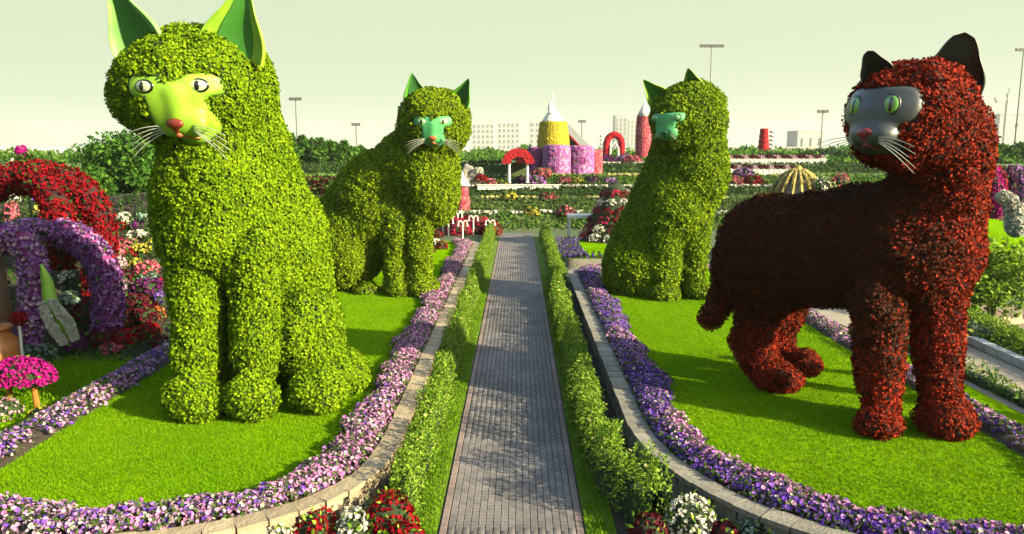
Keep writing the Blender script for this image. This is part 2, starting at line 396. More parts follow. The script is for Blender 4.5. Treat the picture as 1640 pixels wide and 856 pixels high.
for j in range(int((PY1 - 8.5) / pl)):
    for i in range(ncol):
        spots.append((PX0 + .11 + cw * (i + .5), 8.6 + pl * (j + .5 * (i % 2)) + pl / 2, rng.normal() * .0015))
spots.sort(key=lambda s: abs(s[1] - 12.2))          # those that show largest first
far = []
PT = np.concatenate([np.array([f for f in PF])])
for q, (x, y, dz) in enumerate(spots):
    if q < 300 and y > 10.6: link('paver', pm, None, path, (x, y, .001 + dz), (rng.normal() * .006, rng.normal() * .006, 0))
    else: far.append((x, y, .001 + dz))
farp = np.array(far); Vf = (PV[None] + farp[:, None, :]).reshape(-1, 3)
Ff = (np.array(PF)[None] + (np.arange(len(farp)) * len(PV))[:, None, None]).reshape(-1, 4)
cloud('paving', (Vf, Ff), 'paver_red', path)
for j in range(100):
    for x in (PX0 + .05, PX1 - .05):
        if j < 100: link('edge_paver', em, None, path, (x, 9.0 + .40 * j, .002))

# ---- the two raised lawns
def island(side, xin, xout, near_pts, yfar):
    """closed outline (list of xy), inner path side first"""
    pts = [(side * xin, yfar - 2.0)] + [(side * xin, y) for y in np.linspace(yfar - 3, 13.2, 28)] + near_pts
    pts += [(side * xout, y) for y in np.linspace(12.5, yfar - 3, 22)]
    # rounded far end
    cx, rx = (xin + xout) / 2, (xout - xin) / 2
    for a in np.linspace(0, math.pi, 15)[1:-1]:
        pts.append((side * (cx + rx * math.cos(a)), yfar - 2.6 + 2.4 * math.sin(a) ** .7))
    return np.array(pts)
def arc_resample(P, step, closed=False):
    P = np.array(P, float)
    if closed: P = np.vstack([P, P[:1]])
    d = np.r_[0, np.cumsum(np.linalg.norm(np.diff(P, axis=0), axis=1))]
    n = max(2, int(round(d[-1] / step))); s = np.linspace(0, d[-1], n + 1)
    if closed: s = s[:-1]
    return np.stack([np.interp(s, d, P[:, i]) for i in range(P.shape[1])], 1)
def smooth_closed(P, it=6):
    for _ in range(it): P = .5 * P + .25 * (np.roll(P, 1, 0) + np.roll(P, -1, 0))
    return P
def offset_closed(P, d):
    t = nrm(np.roll(P, -1, 0) - np.roll(P, 1, 0)); n = np.stack([-t[:, 1], t[:, 0]], 1)
    area = .5 * np.sum(P[:, 0] * np.roll(P[:, 1], -1) - P[:, 1] * np.roll(P[:, 0], -1))
    return P + n * d * (1 if area > 0 else -1)      # towards the inside
near_l = [(-2.05, 12.2), (-2.22, 11.1), (-2.84, 10.2), (-3.48, 9.7), (-4.3, 9.3), (-5.4, 9.05), (-6.6, 9.0), (-7.8, 9.2), (-8.7, 9.8), (-9.2, 10.8)]
near_r = [(2.1, 12.6), (2.33, 11.7), (2.85, 10.5), (3.6, 9.65), (4.4, 9.1), (5.4, 8.75), (6.6, 8.65), (7.8, 8.8), (8.7, 9.5), (9.15, 10.6)]
ISL = {}
for sd, near, yf in ((-1, near_l, 42.5), (1, near_r, 33.2)):
    P = island(sd, 2.02, 9.25, near, yf)
    P = smooth_closed(arc_resample(P, .25, True), 6); ISL[sd] = P
LAWN = .50
def ring_wall(name, P, label, stone, ymax, courses):
    root = empty(name, (P[0][0], P[0][1], 0), label, 'wall'); o0 = np.array([P[0][0], P[0][1], 0])
    Q = offset_closed(P, .30); n = len(P); inn = offset_closed(P, .06)
    V = np.concatenate([np.c_[inn, np.full(n, -.01)], np.c_[inn, np.full(n, .47)], np.c_[Q, np.full(n, .47)], np.c_[Q, np.full(n, -.01)]]) - o0
    i = np.arange(n); j = (i + 1) % n
    F = np.concatenate([np.c_[i + k * n, j + k * n, j + ((k + 1) % 4) * n, i + ((k + 1) % 4) * n] for k in range(4)])
    core = link('core', npmesh('core', V, F), 'mortar', root)
    # which stretch can be seen: the path side and the near end
    Pc = arc_resample(P, .42, True); t = nrm(np.roll(Pc, -1, 0) - Pc); mid = .5 * (Pc + np.roll(Pc, -1, 0)); ln = np.linalg.norm(np.roll(Pc, -1, 0) - Pc, axis=1)
    nn = np.stack([-t[:, 1], t[:, 0]], 1); A = .5 * np.sum(P[:, 0] * np.roll(P[:, 1], -1) - P[:, 1] * np.roll(P[:, 0], -1)); nn *= (1 if A > 0 else -1)
    cap = MB().box((0, 0, 0), (.405, .34, .075)); cm = bpy.data.meshes.new('coping_stone'); cm.from_pydata(cap.v, [], cap.f); cm.materials.append(M[stone])
    blks = []
    for lw in (.30, .36, .41):
        bb = MB().box((0, 0, 0), (lw, .12, .145)); bm_ = bpy.data.meshes.new('stone_block'); bm_.from_pydata(bb.v, [], bb.f); bm_.materials.append(M[stone]); blks.append(bm_)
    nc = ns = 0
    for k in range(len(Pc)):
        pathside = abs(mid[k][0]) < 2.6; nearend = mid[k][1] < 12.8 and abs(mid[k][0]) < 6.0
        if not (pathside or nearend): continue
        if mid[k][1] > ymax: continue
        ang = math.atan2(t[k][1], t[k][0]); c = mid[k] + nn[k] * .13
        o = link('coping_stone', cm, None, root, (c[0] - o0[0], c[1] - o0[1], .508 + rng.normal() * .004), (rng.normal() * .012, rng.normal() * .012, ang + rng.normal() * .012)); nc += 1
        o.scale = (ln[k] / .42 * rng.uniform(.975, 1.0), rng.uniform(.95, 1.05), 1)
        if mid[k][1] > 24 and courses > 2: continue
        for cc in range(courses):
            if ns >= 298: break
            sft = .2 * (cc % 2); c = mid[k] + t[k] * sft + nn[k] * (.075 + rng.normal() * .008)
            o = link('stone_block', blks[rng.integers(0, 3)], None, root, (c[0] - o0[0], c[1] - o0[1], .075 + .155 * cc), (0, rng.normal() * .01, ang + rng.normal() * .02)); ns += 1
            o.scale = (ln[k] / .42, 1, rng.uniform(.93, 1.02))
    return root
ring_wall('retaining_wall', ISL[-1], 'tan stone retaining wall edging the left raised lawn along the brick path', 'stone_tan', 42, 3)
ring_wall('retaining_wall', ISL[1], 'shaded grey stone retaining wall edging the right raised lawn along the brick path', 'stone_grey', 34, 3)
def inside_poly(P, x, y):
    r = np.zeros(len(x), bool); j = len(P) - 1
    for i in range(len(P)):
        xi, yi = P[i]; xj, yj = P[j]
        r ^= ((yi > y) != (yj > y)) & (x < (xj - xi) * (y - yi) / (yj - yi + 1e-12) + xi); j = i
    return r
for sd in (-1, 1):
    o = sheet('lawn', offset_closed(ISL[sd], .29), LAWN - .03, 'lawn')
    # short mown grass on it
    inner = offset_closed(ISL[sd], .85); n = 150000
    yy = 9 + 21 * rng.random(n) ** 1.5; xx = sd * rng.uniform(2.2, 9.2, n); k = inside_poly(inner, xx, yy); xx, yy = xx[k], yy[k]; n = len(xx)
    P = np.c_[xx, yy, np.full(n, LAWN - .03)]; a = rng.uniform(0, 6.28, n); h = rng.uniform(.018, .036, n); wd = .011
    A = P + np.c_[np.cos(a) * wd, np.sin(a) * wd, 0 * a]; B = P - np.c_[np.cos(a) * wd, np.sin(a) * wd, 0 * a]; T = P + np.c_[rng.normal(size=n) * .02, rng.normal(size=n) * .02, h]
    V = np.stack([A, B, T], 1).reshape(-1, 3); F = np.arange(3 * n).reshape(n, 3)
    g = cloud('grass', (V, F), 'grass_blade')
    tag(g, 'short mown grass on the %s raised lawn' % ('left' if sd < 0 else 'right'), 'grass', kind='stuff')

# ---- petunia borders round the lawns
def border(name, P, d0, d1, label, density, colour_fn, sel, zc=LAWN + .02, hgt=.16, scale=.066):
    """flower band between two inward offsets of a closed outline"""
    A, B = offset_closed(P, d0), offset_closed(P, d1); n = len(P); k = np.nonzero(sel(P[:, 0], P[:, 1]))[0]
    seg = np.linalg.norm(np.roll(P, -1, 0) - P, axis=1)[k]; N = int(seg.sum() * (d1 - d0) * density)
    i = rng.choice(k, N, p=seg / seg.sum()); j = (i + 1) % n; f = rng.random(N)[:, None]; s = rng.random(N)
    wob = .06 * np.sin(i * .55) + .06 * np.sin(i * .23 + 1) + .05 * np.sin(i * 1.3)
    ss = (s * (1 + wob * 2))[:, None]
    xy = (A[i] * (1 - f) + A[j] * f) * (1 - ss) + (B[i] * (1 - f) + B[j] * f) * ss
    dome = hgt * (1 - (2 * s - 1) ** 2) ** .5 + .03 * np.sin(xy[:, 0] * 9) * np.sin(xy[:, 1] * 7)
    root = empty(name, (xy[0, 0], xy[0, 1], zc), label, 'flower border'); o0 = np.array([xy[0, 0], xy[0, 1], zc])
    pts = np.c_[xy, zc + dome * rng.uniform(.75, 1.05, N)] - o0
    gapn = np.sin(xy[:, 0] * 5.1 + 1) * np.sin(xy[:, 1] * 4.3) + .6 * np.sin(xy[:, 0] * 9.7 + xy[:, 1] * 8.1) + .35 * rng.normal(size=N); bloom = gapn > -1.2
    tin = nrm(B[i] - A[i]); nn = np.c_[tin * (2 * s - 1)[:, None] * .8, np.ones(N)]
    c = colour_fn(s, xy, N)
    Nl = int(N * .9); m = rng.choice(N, Nl)
    cloud('leaves', leaves(pts[m] - np.array([0, 0, .05]), nn[m], scale * 1.25, .5, (15, 75)), 'border_leaf', root)
    for ci, (nm, mt) in enumerate((('pink_blossoms', 'petal_pink'), ('violet_blossoms', 'petal_violet'), ('white_blossoms', 'petal_white'))):
        q = (c == ci) & bloom
        if q.sum() > 3: cloud(nm, blossoms(pts[q] + rng.normal(size=(q.sum(), 3)) * .02, nn[q], scale), mt, root)
    # earth mound under the band
    kk = k; W = np.linspace(0, 1, 5); V = np.concatenate([np.c_[A * (1 - x) + B * x, np.full(n, zc - .06 + .75 * hgt * (1 - (2 * x - 1) ** 2))] for x in W]) - o0
    okset = set(kk.tolist()); ii = np.array([q for q in kk if (q + 1) % n in okset]); jj = (ii + 1) % n
    F = np.concatenate([np.c_[ii + r_ * n, jj + r_ * n, jj + (r_ + 1) * n, ii + (r_ + 1) * n] for r_ in range(4)])
    link('soil', npmesh('soil', V, F, True), 'soil', root)
    return root
def col_left(s, xy, N):
    r = rng.random(N); near = xy[:, 1] < 10.6
    pv = .03 + .08 * (np.sin(xy[:, 1] * .9 + 1) > .55) + .22 * near
    return np.where(r < pv, 1, np.where(r > .94 - .10 * near, 2, 0))
def col_right(s, xy, N):
    r = rng.random(N); pv = .80 - .72 * np.clip((s - .22) * 2.4, 0, 1); far_ = xy[:, 1] > 14
    pv = np.where(far_, .35 + .5 * (np.sin(xy[:, 1] * .8 + 2.2) > -.1), pv)
    return np.where(r < pv, 1, np.where(r > .97, 2, 0))
def col_mix(s, xy, N):
    r = rng.random(N); return np.where(r < .16 + .3 * (np.sin(xy[:, 1] * 1.1) > .4), 1, np.where(r > .92, 2, 0))
border('flower_border', ISL[-1], .34, 1.02, 'pink and lilac petunia border between left lawn and brick path wall', 700, col_left, lambda x, y: (x > -6.2) & ((np.abs(x) < 3) | (y < 12)) & (y < 42))
border('flower_border', ISL[-1], .34, 1.10, 'pale lilac petunia border along the far side of the left lawn, behind the largest cat', 260, col_mix, lambda x, y: (x < -6.2) & (y < 30))
border('flower_border', ISL[1], .34, 1.06, 'violet and pink petunia border curving between right lawn and brick path wall', 700, col_right, lambda x, y: (x < 6.5) & ((x < 3) | (y < 12)) & (y < 31))
border('flower_border', ISL[1], .34, 1.0, 'purple and pink petunia border behind the red cat along the right lawn', 260, col_mix, lambda x, y: (x > 6.5) & (y < 30))
border('flower_border', ISL[1], .30, .95, 'lilac petunia border rounding the far tip of the right lawn behind the sitting cat', 200, col_mix, lambda x, y: (y > 30))

# ---- turf verges and hedges along the path
sheet('verge', [(-1.55, 8), (PX0 - .03, 8), (PX0 - .03, 48), (-1.55, 48)], .012, 'turf_strip')
sheet('verge', [(PX1 + .03, 8), (1.42, 8), (1.42, 48), (PX1 + .03, 48)], .012, 'turf_strip')
sheet('planting_bed', [(-2.1, 8), (-1.50, 8), (-1.50, 48), (-2.1, 48)], .008, 'soil')
sheet('planting_bed', [(1.38, 8), (2.1, 8), (2.1, 48), (1.38, 48)], .008, 'soil')
sheet('planting_bed', [(-9, 6), (-1.6, 6), (-1.6, 11.5), (-9, 11.5)], .004, 'soil')
sheet('planting_bed', [(1.4, 6), (9, 6), (9, 11.5), (1.4, 11.5)], .004, 'soil')
n = 16000; xx = np.where(rng.random(n) < .5, rng.uniform(-1.52, PX0 - .04, n), rng.uniform(PX1 + .04, 1.40, n)); yy = 9 + 24 * rng.random(n) ** 1.4
tag(cloud('grass', leaves(np.c_[xx, yy, np.full(n, .012)], np.tile([0, 0, 1.], (n, 1)), .06, .25, (40, 85)), 'grass_blade'), 'rough grass on the narrow verges beside the brick path', 'grass', kind='stuff')
def hedge_row(name, line, label, wd, ht, seed, leafm='hedge_leaf', dens=900, L=.066, bl=None):
    """a row of leafy plants: clumpy, uneven top"""
    P = arc_resample(line, .05); d = np.r_[0, np.cumsum(np.linalg.norm(np.diff(P, axis=0), axis=1))]; tot = d[-1]
    r = np.random.default_rng(seed); root = empty(name, (P[0][0], P[0][1], 0), label, 'hedge'); o0 = np.array([P[0][0], P[0][1], 0])
    pts = []; nr = []
    st = np.arange(0, tot, .20)
    for s in st:
        k = min(int(s / .05), len(P) - 1); c = np.array([P[k][0], P[k][1]]) + r.normal(size=2) * .05; h = ht * r.uniform(.62, 1.30); wv = wd * r.uniform(.8, 1.15)
        n = int(dens * .2 * wd * 4); a = r.uniform(0, 6.28, n); z = r.random(n) ** .8; rad = wv * .5 * (1 - .55 * z ** 2) * np.sqrt(r.uniform(.35, 1, n))
        pts.append(np.c_[c[0] + np.cos(a) * rad, c[1] + np.sin(a) * rad, .04 + z * h]); nr.append(np.c_[np.cos(a), np.sin(a), .2 + 1.2 * z])
    pts = np.concatenate(pts) - o0; nr = np.concatenate(nr)
    Q = arc_resample(line, .35); hh = ht * r.uniform(.5, .72, len(Q)); ww = wd * r.uniform(.26, .36, len(Q)); tv = nrm(np.gradient(Q, axis=0)); sv = np.c_[-tv[:, 1], tv[:, 0]]
    ringz = [(1.0, 0.0), (1.1, .45), (.7, .85), (0.0, 1.0), (-.7, .85), (-1.1, .45), (-1.0, 0.0)]
    V = np.concatenate([np.c_[Q + sv * (ww * a_)[:, None], hh * b_] for a_, b_ in ringz]) - o0; m_ = len(Q); ii = np.arange(m_ - 1)
    link('inner_core', npmesh('inner_core', V, np.concatenate([np.c_[ii + a_ * m_, ii + 1 + a_ * m_, ii + 1 + (a_ + 1) * m_, ii + (a_ + 1) * m_] for a_ in range(6)]), True), 'core_green', root)  # solid core for the dense interior, added to block sun onto the path
    cloud('leaves', leaves(pts, nr, L, .45, (5, 70)), leafm, root)
    tops = rng.choice(len(pts), max(8, int(len(st) * 2.2))); tops = tops[pts[tops, 2] > ht * .72]
    if bl and len(tops) > 2: cloud('blossoms', blossoms(pts[tops] + np.array([0, 0, .05]), nr[tops], .06), bl, root)
    return root
hedge_row('hedge', [(-1.72, 10.6), (-1.70, 14), (-1.68, 48)], 'bright green leafy hedge along the left edge of the brick path', .46, .70, 1, bl='petal_cream')
hedge_row('hedge', [(2.0, 10.6), (1.72, 11.1), (1.46, 11.9), (1.36, 13), (1.34, 29.5)], 'bright green leafy hedge along the right edge of the brick path', .50, .92, 2, bl='petal_cream')
hedge_row('hedge', [(1.62, 31), (1.60, 47.5)], 'short hedge stretch on the right of the path beyond the gap, near the steps', .55, .7, 3, bl='petal_cream')


# ================================================================== TERRACES, FAR TREES, BUILDINGS
def tree(name, base, ht, wd, label, cat='tree', leafm='tree_leaf', nleaf=1600, L=.4, cone=False, seed=0, trunk=.12, group=None, low=.12):
    r = np.random.default_rng(seed); root = empty(name, base, label, cat, group)
    b = MB(); th = ht * (.35 if not cone else .8)
    b.tube([(0, 0, -.1), (r.normal() * .03 * ht, r.normal() * .02 * ht, th * .5), (r.normal() * .04 * ht, 0, th)], [trunk * ht * .12 + .04, trunk * ht * .09 + .03, trunk * ht * .05 + .01], 7)
    for k in range(5):
        a = r.uniform(0, 6.28); z0 = th * r.uniform(.55, .95); q = wd * .36
        b.tube([(0, 0, z0), (math.cos(a) * q * .6, math.sin(a) * q * .6, z0 + .12 * ht), (math.cos(a) * q, math.sin(a) * q, z0 + .26 * ht)], [trunk * ht * .05 + .01, trunk * ht * .03 + .01, .01], 5)
    b.build('trunk', 'bark', root)
    pts = []; nr = []
    ncl = 26 if not cone else 30
    for k in range(ncl):
        z = r.uniform(low, .93); rad = wd * .5 * ((1 - z) ** .75 + .12 if cone else math.sqrt(max(.05, 1 - ((z - .52) / .52) ** 2)))
        a = r.uniform(0, 6.28); q = rad * math.sqrt(r.uniform(.05, .9)) * (1 if not cone else .7); c = np.array([math.cos(a) * q, math.sin(a) * q, z * ht])
        cr = (wd * r.uniform(.16, .28)) if not cone else wd * r.uniform(.14, .24) * (1.15 - .6 * z)
        n = int(nleaf / ncl); d = nrm(r.normal(size=(n, 3))); rr = cr * r.uniform(.55, 1.05, n)[:, None] * np.array([1, 1, .8 if not cone else 1.5])
        pts.append(c + d * rr); nr.append(d + np.array([0, 0, .4]))
    cloud('crown', leaves(np.concatenate(pts), np.concatenate(nr), L, .6, (0, 60)), leafm, root, kind=None)
    return root

edges = [(343, 53.0), (320, 57.0), (301, 61.0), (283, 67.0), (264, 75.0)]
ORD = ['leftmost', 'second from the left', 'third from the left', 'fourth from the left', 'fifth from the left', 'sixth from the left', 'seventh from the left', 'eighth from the left', 'ninth from the left', 'tenth from the left', 'eleventh from the left', 'twelfth from the left', 'thirteenth from the left', 'fourteenth from the left', 'fifteenth from the left', 'sixteenth from the left', 'seventeenth from the left', 'eighteenth from the left']
prof = [(Y, float(at(820, v, Y)[2])) for v, Y in edges]
pz = 0.0
for i, (Y, z) in enumerate(prof):
    Y2 = prof[i + 1][0] - 1.3 if i + 1 < len(prof) else 170.0
    x0, x1 = (-60, 70) if i < 3 else (-60, 70)
    NX = 60; X = np.linspace(x0, x1, NX); wob = .35 * np.sin(X * .31 + i) + .2 * np.sin(X * .83 + 2 * i)
    V = np.concatenate([np.c_[X, Y - 1.3 + wob, np.full(NX, pz - .02)], np.c_[X, Y + wob, np.full(NX, z)]]); a = np.arange(NX - 1)
    o = link('terrace_bank', npmesh('terrace_bank', V, np.c_[a, a + 1, a + 1 + NX, a + NX], True), 'terrace_wall' if i < 3 else 'terrace_turf'); o['kind'] = 'structure'
    V = np.concatenate([np.c_[X, Y + wob, np.full(NX, z)], np.c_[X, np.full(NX, Y2 + .9), np.full(NX, z)]])
    o = link('terrace', npmesh('terrace', V, np.c_[a, a + 1, a + 1 + NX, a + NX]), 'terrace_turf'); o['kind'] = 'structure'
    # rows of white and pale blossoms along the lip and low planting on the bank
    n = 900; xs = rng.uniform(-14 if i < 3 else 2, 24, n); P = np.c_[xs, Y + np.interp(xs, X, wob) - .1 + rng.normal(size=n) * .12, z + .08 + rng.random(n) * .12]
    keep = (np.sin(xs * .9 + i * 2) + .5 * np.sin(xs * 2.3)) > (-.9 if i % 2 == 0 else -.3)
    lab = ['white flower edging on the lowest terrace', 'pale flower edging on the second terrace', 'white flower edging on the third terrace beside the white wall', 'pale flower edging on the fourth terrace in front of the purple castle', 'white flower edging on the top terrace beside the castle'][i]
    tag(cloud('flower_edging', blossoms(P[keep], np.tile([0, -.4, 1.], (keep.sum(), 1)), .20), 'petal_white' if i % 2 == 0 else 'petal_cream'), lab, 'flowers', kind='stuff')
    n = 13000; xs = rng.uniform(-40, 42, n); f = rng.random(n); P = np.c_[xs, Y - 1.3 + 1.6 * f + np.interp(xs, X, wob), np.clip(pz + (z - pz) * f * 1.2, 0, z) + .08 * rng.random(n)]
    tag(cloud('ground_cover', leaves(P, np.tile([0, -.6, 1.], (n, 1)), .26, .5, (10, 70)), ['shrub_leaf', 'border_leaf', 'dark_leaf', 'shrub_leaf', 'dark_leaf'][i]), 'low green planting on terrace bank, ' + ['lowest', 'second from the bottom', 'third from the bottom', 'fourth from the bottom', 'topmost'][i], 'planting', kind='stuff')
    pz = z
ZT = prof[-1][1]

def block(name, u0, u1, v0, v1, Y, depth, mat, label, rows, cols, wmat='window_dark', cat='building', base=None, wfrac=(.55, .55)):
    """a building seen square on, its windows set into the face"""
    a, b = at(u0, v0, Y), at(u1, v1, Y); x0, x1, zt = a[0], b[0], a[2]; zb = b[2] if base is None else base
    zb = min(zb, 0.0) if Y > 170 else zb; q = max(1, Y / 400); depth *= q
    root = empty(name, ((x0 + x1) / 2, Y, zb), label, cat); wdt, h = x1 - x0, zt - zb
    MB().box((0, depth / 2, h / 2), (wdt, depth, h)).build('wall', mat, root)
    MB().box((0, depth / 2, h + .25 * q), (wdt * 1.02, depth * 1.02, .5 * q)).build('roof', mat, root)
    for i in range(rows):
        for j in range(cols):
            cw_, ch_ = wdt / cols, h * .9 / rows
            x = -wdt / 2 + cw_ * (j + .5); z = h * .06 + ch_ * (i + .5)
            f = MB().box((x, -.06 * q, z), (cw_ * wfrac[0], .14 * q, ch_ * wfrac[1])).build('window', wmat, root)
            MB().box((x, -.16 * q, z - ch_ * wfrac[1] / 2 - .12 * q), (cw_ * wfrac[0] * 1.15, .3 * q, .2 * q)).build('sill', mat, f)
    return root
block('apartment_building', 756, 792, 196, 252, 1500, 14, 'facade_white', 'pale apartment block far left of the yellow castle tower', 6, 5)
block('apartment_building', 797, 832, 194, 252, 1550, 14, 'facade_white', 'pale apartment block second from the left behind the red roofed portal', 6, 5)
block('apartment_building', 848, 882, 193, 252, 1600, 14, 'facade_white', 'pale apartment block standing directly behind the yellow castle tower', 6, 4)
block('tower_block', 986, 1003, 186, 252, 1400, 12, 'facade_grey', 'hazy grey tower block left of the pink flower tower, taller half', 8, 3, wfrac=(.4, .6))
block('tower_block', 1005, 1020, 190, 252, 1450, 12, 'facade_white', 'hazy white tower block squeezed beside the pink flower tower', 8, 3, wfrac=(.4, .6))
block('white_building', 1278, 1318, 211, 250, 700, 16, 'facade_white', 'white flat roofed building with one tall dark window behind the carriage dome', 1, 3, wfrac=(.22, .5))
block('low_shed', 1150, 1360, 238, 256, 260, 20, 'facade_shed', 'long low grey shed behind the white planter rows', 1, 14, wfrac=(.3, .3))
block('grey_building', 1602, 1690, 184, 246, 1000, 30, 'facade_grey', 'plain grey building under the crane at the right edge', 2, 5, wfrac=(.25, .2))
block('white_building', -40, 10, 251, 276, 260, 14, 'facade_white', 'small white building at the far left edge above the red arch', 2, 4)
block('white_building', 1560, 1590, 208, 246, 900, 14, 'facade_white', 'small white building right of the red cat, left of the grey building', 3, 3)
block('low_shed', 752, 850, 247, 262, 200, 12, 'facade_white', 'long white canopy building below the apartment blocks', 1, 10, wfrac=(.7, .45))

# crane
cb = at(1607, 246, 600); c0 = at(1607, 150, 600); cr = empty('tower_crane', (cb[0], 600, 0), 'thin pale tower crane above the grey building at right', 'crane')
h = c0[2]; m_ = 600 / 1250
MB().box((0, 0, h / 2), (2.4, 2.4, h)).build('mast', 'facade_white', cr)
MB().box((14 * m_ - 2, 0, h - 4), (62 * m_, 1.6, 2.4)).build('jib', 'facade_white', cr)
MB().box((-14 * m_, 0, h - 5.5), (5, 2, 3)).build('counterweight', 'facade_grey', cr)
MB().tube([(0, 0, h - 4), (0, 0, h + 4)], .5, 6).build('peak', 'facade_white', cr)

# light masts
def mast(u, v, Y, wpx, label, n=6):
    t = at(u, v, Y); root = empty('light_mast', (t[0], t[1], 0), label, 'light mast'); h = t[2]; k = Y / 1250; wv = wpx * k
    MB().tube([(0, 0, 0), (0, 0, h)], [1.3 * k, .8 * k], 8).build('pole', 'lamp_grey', root)
    MB().tube([(-wv / 2, 0, h), (wv / 2, 0, h)], .8 * k, 6).build('crossarm', 'lamp_grey', root)
    for i in range(n):
        x = -wv / 2 + wv * (i + .5) / n
        MB().box((x, -.6 * k, h - 2.2 * k), (wv / n * .78, 3 * k, 3.8 * k), 0, 1.25).build('floodlight', 'lamp_grey', root)
mast(1140, 72, 120, 38, 'tall light mast rising behind the sitting right cat'); mast(473, 157, 160, 20, 'light mast beyond the tree row right of the largest cat')
mast(570, 198, 240, 14, 'distant light mast above the back of the rear left cat', 3); mast(1318, 177, 95, 18, 'slim light mast with flat head left of the red cat face', 2)
mast(932, 193, 280, 12, 'distant light mast right of the sloping castle roof', 3); mast(1640, 78, 120, 26, 'light mast cut by the right edge of the picture', 4)

# far trees
for k, (u, tv) in enumerate([(468, 222), (487, 226), (502, 232), (514, 228), (528, 236), (540, 240), (552, 234), (566, 244), (580, 246), (594, 250)]):
    b = at(u, 285, 78 + 2 * (k % 3)); t = at(u, tv - 5, 78 + 2 * (k % 3))
    tree('conifer', (b[0], b[1], ZT - .1), t[2] - ZT + .1, 1.9 + .4 * (k % 3), 'pointed green tree between the two left cats, ' + ORD[k] + ' in the row', leafm='tree_leaf', nleaf=2600, L=.32, cone=True, low=.02, seed=100 + k, group='tree row between the left cats')
for k, (u, tv) in enumerate([(1556, 240), (1572, 238), (1588, 243), (1602, 238), (1617, 242), (1632, 237), (1648, 241), (1664, 238)]):
    b = at(u, 268, 80 + 2 * (k % 2)); t = at(u, tv - 3, 80 + 2 * (k % 2))
    tree('conifer', (b[0], b[1], ZT - .1), t[2] - ZT + .1, 2.3, 'bushy green tree right of the red cat, ' + ORD[k] + ' in the row', leafm='tree_leaf', nleaf=2600, L=.32, cone=True, low=.02, seed=130 + k, group='tree row right of the red cat')
for k, (u, tv) in enumerate([(1300, 248), (1316, 246), (1330, 244), (1346, 246), (1362, 248), (1240, 250)]):
    b = at(u, 280, 84 + 2 * (k % 2)); t = at(u, tv, 84 + 2 * (k % 2))
    tree('shade_tree', (b[0], b[1], ZT - .1), t[2] - ZT, 2.8, 'dark green tree behind the carriage dome, ' + ['second from the left', 'third from the left', 'fourth from the left', 'fifth from the left', 'rightmost', 'leftmost and apart'][k], leafm='dark_leaf', nleaf=1200, L=.42, seed=150 + k, group='trees behind the carriage dome', low=.05)
for k, (u, tv) in enumerate([(758, 262), (772, 266), (785, 262), (797, 268)]):
    b = at(u, 292, 80 + 2 * (k % 2)); t = at(u, tv, 80 + 2 * (k % 2))
    tree('cypress', (b[0], b[1], ZT - .1), t[2] - ZT, 1.1, 'narrow dark cypress left of the red roofed portal, ' + ORD[k], leafm='dark_leaf', nleaf=900, L=.3, cone=True, seed=170 + k, group='cypresses left of the portal')
for k, (u, v, Y, wd, lab) in enumerate([(160, 222, 42, 3.2, 'round dense green tree, leftmost behind the red flower arch'), (205, 208, 40, 3.4, 'tall dense green tree touching the left side of the largest cat'), (250, 205, 44, 3.6, 'dense green tree half hidden by the head of the largest cat'), (140, 262, 38, 2.0, 'low bushy green tree nearest to the red flower arch')]):
    t = at(u, v, Y); tree('broadleaf_tree', (t[0], Y, 0), t[2], wd, lab, nleaf=5200, L=.26, seed=180 + k, low=.06)
# long wall of rust red planting behind the rear left cat
b = at(520, 290, 60); rr_ = empty('flower_bank', (b[0], 60, 0), 'rust red flower bank below the tree row between the left cats', 'flower bank')
n = 2600; P = np.c_[rng.uniform(-2.2, 2.2, n), rng.normal(size=n) * .35, rng.random(n) ** .7 * (b[2] + .35)]
cloud('blossoms', blossoms(P, np.tile([0, -1, .6], (n, 1)), .2), 'petal_maroon', rr_); cloud('leaves', leaves(P, np.tile([0, -1, .6], (n, 1)), .25), 'shrub_leaf', rr_)
MB().box((0, .2, b[2] / 2), (4.3, .5, b[2])).build('soil', 'soil', rr_)

# ---- the flower castle
Yc = 71.5; k = Yc / 1250; o = at(885, 284, Yc)
def cx(u): return at(u, 250, Yc)[0] - o[0]
def cz(v): return at(885, v, Yc)[2] - o[2]
castle = empty('flower_castle', o, 'flower clad castle with yellow tower, white spire and purple walls', 'castle')
MB().lathe([(25.5 * k, cz(240)), (25.5 * k, cz(225)), (24 * k, cz(215)), (22 * k, cz(197)), (21 * k, cz(195))], (cx(886), 0, 0), 28).build('tower', 'clad_yellow', castle, smooth=False)
rf = MB().lathe([(18 * k, cz(197)), (17 * k, cz(193)), (11 * k, cz(184)), (8 * k, cz(180)), (5 * k, cz(174)), (1.6 * k, cz(165)), (.2 * k, cz(146))], (cx(885), 0, 0), 24).build('roof', 'white_paint', castle, smooth=True)
MB().lathe([(3.4 * k, cz(182)), (3 * k, cz(170)), (.2 * k, cz(160))], (cx(880), -10 * k, 0), 14).build('turret', 'white_paint', rf)
for u0, u1, vt, dy, mt in ((826, 850, 240, .3, 'clad_red'), (938, 966, 240, .4, 'clad_rose'), (845, 872, 237, -.4, 'clad_plum'), (868, 912, 233, -1.6, 'clad_purple'), (905, 952, 234, -.2, 'clad_purple')):
    MB().lathe([((u1 - u0) * .5 * k, cz(287)), ((u1 - u0) * .5 * k, cz(vt + 6)), ((u1 - u0) * .46 * k, cz(vt)), (.3, cz(vt - 1))], (cx((u0 + u1) / 2), dy, 0), 18).build('wall', mt, castle)
for u, v, wp, hp, dy in ((878, 262, 3, 6, -1), (888, 270, 4, 8, -1), (884, 246, 10, 4, -1), (926, 240, 12, 4, -1), (931, 257, 9, 10, -1)):
    MB().box((cx(u), -((25 * k) + 1.35 if u < 900 else 25 * k * .93 + .1), cz(v)), (wp * k, .22, hp * k)).build('window', 'clad_plum', castle)
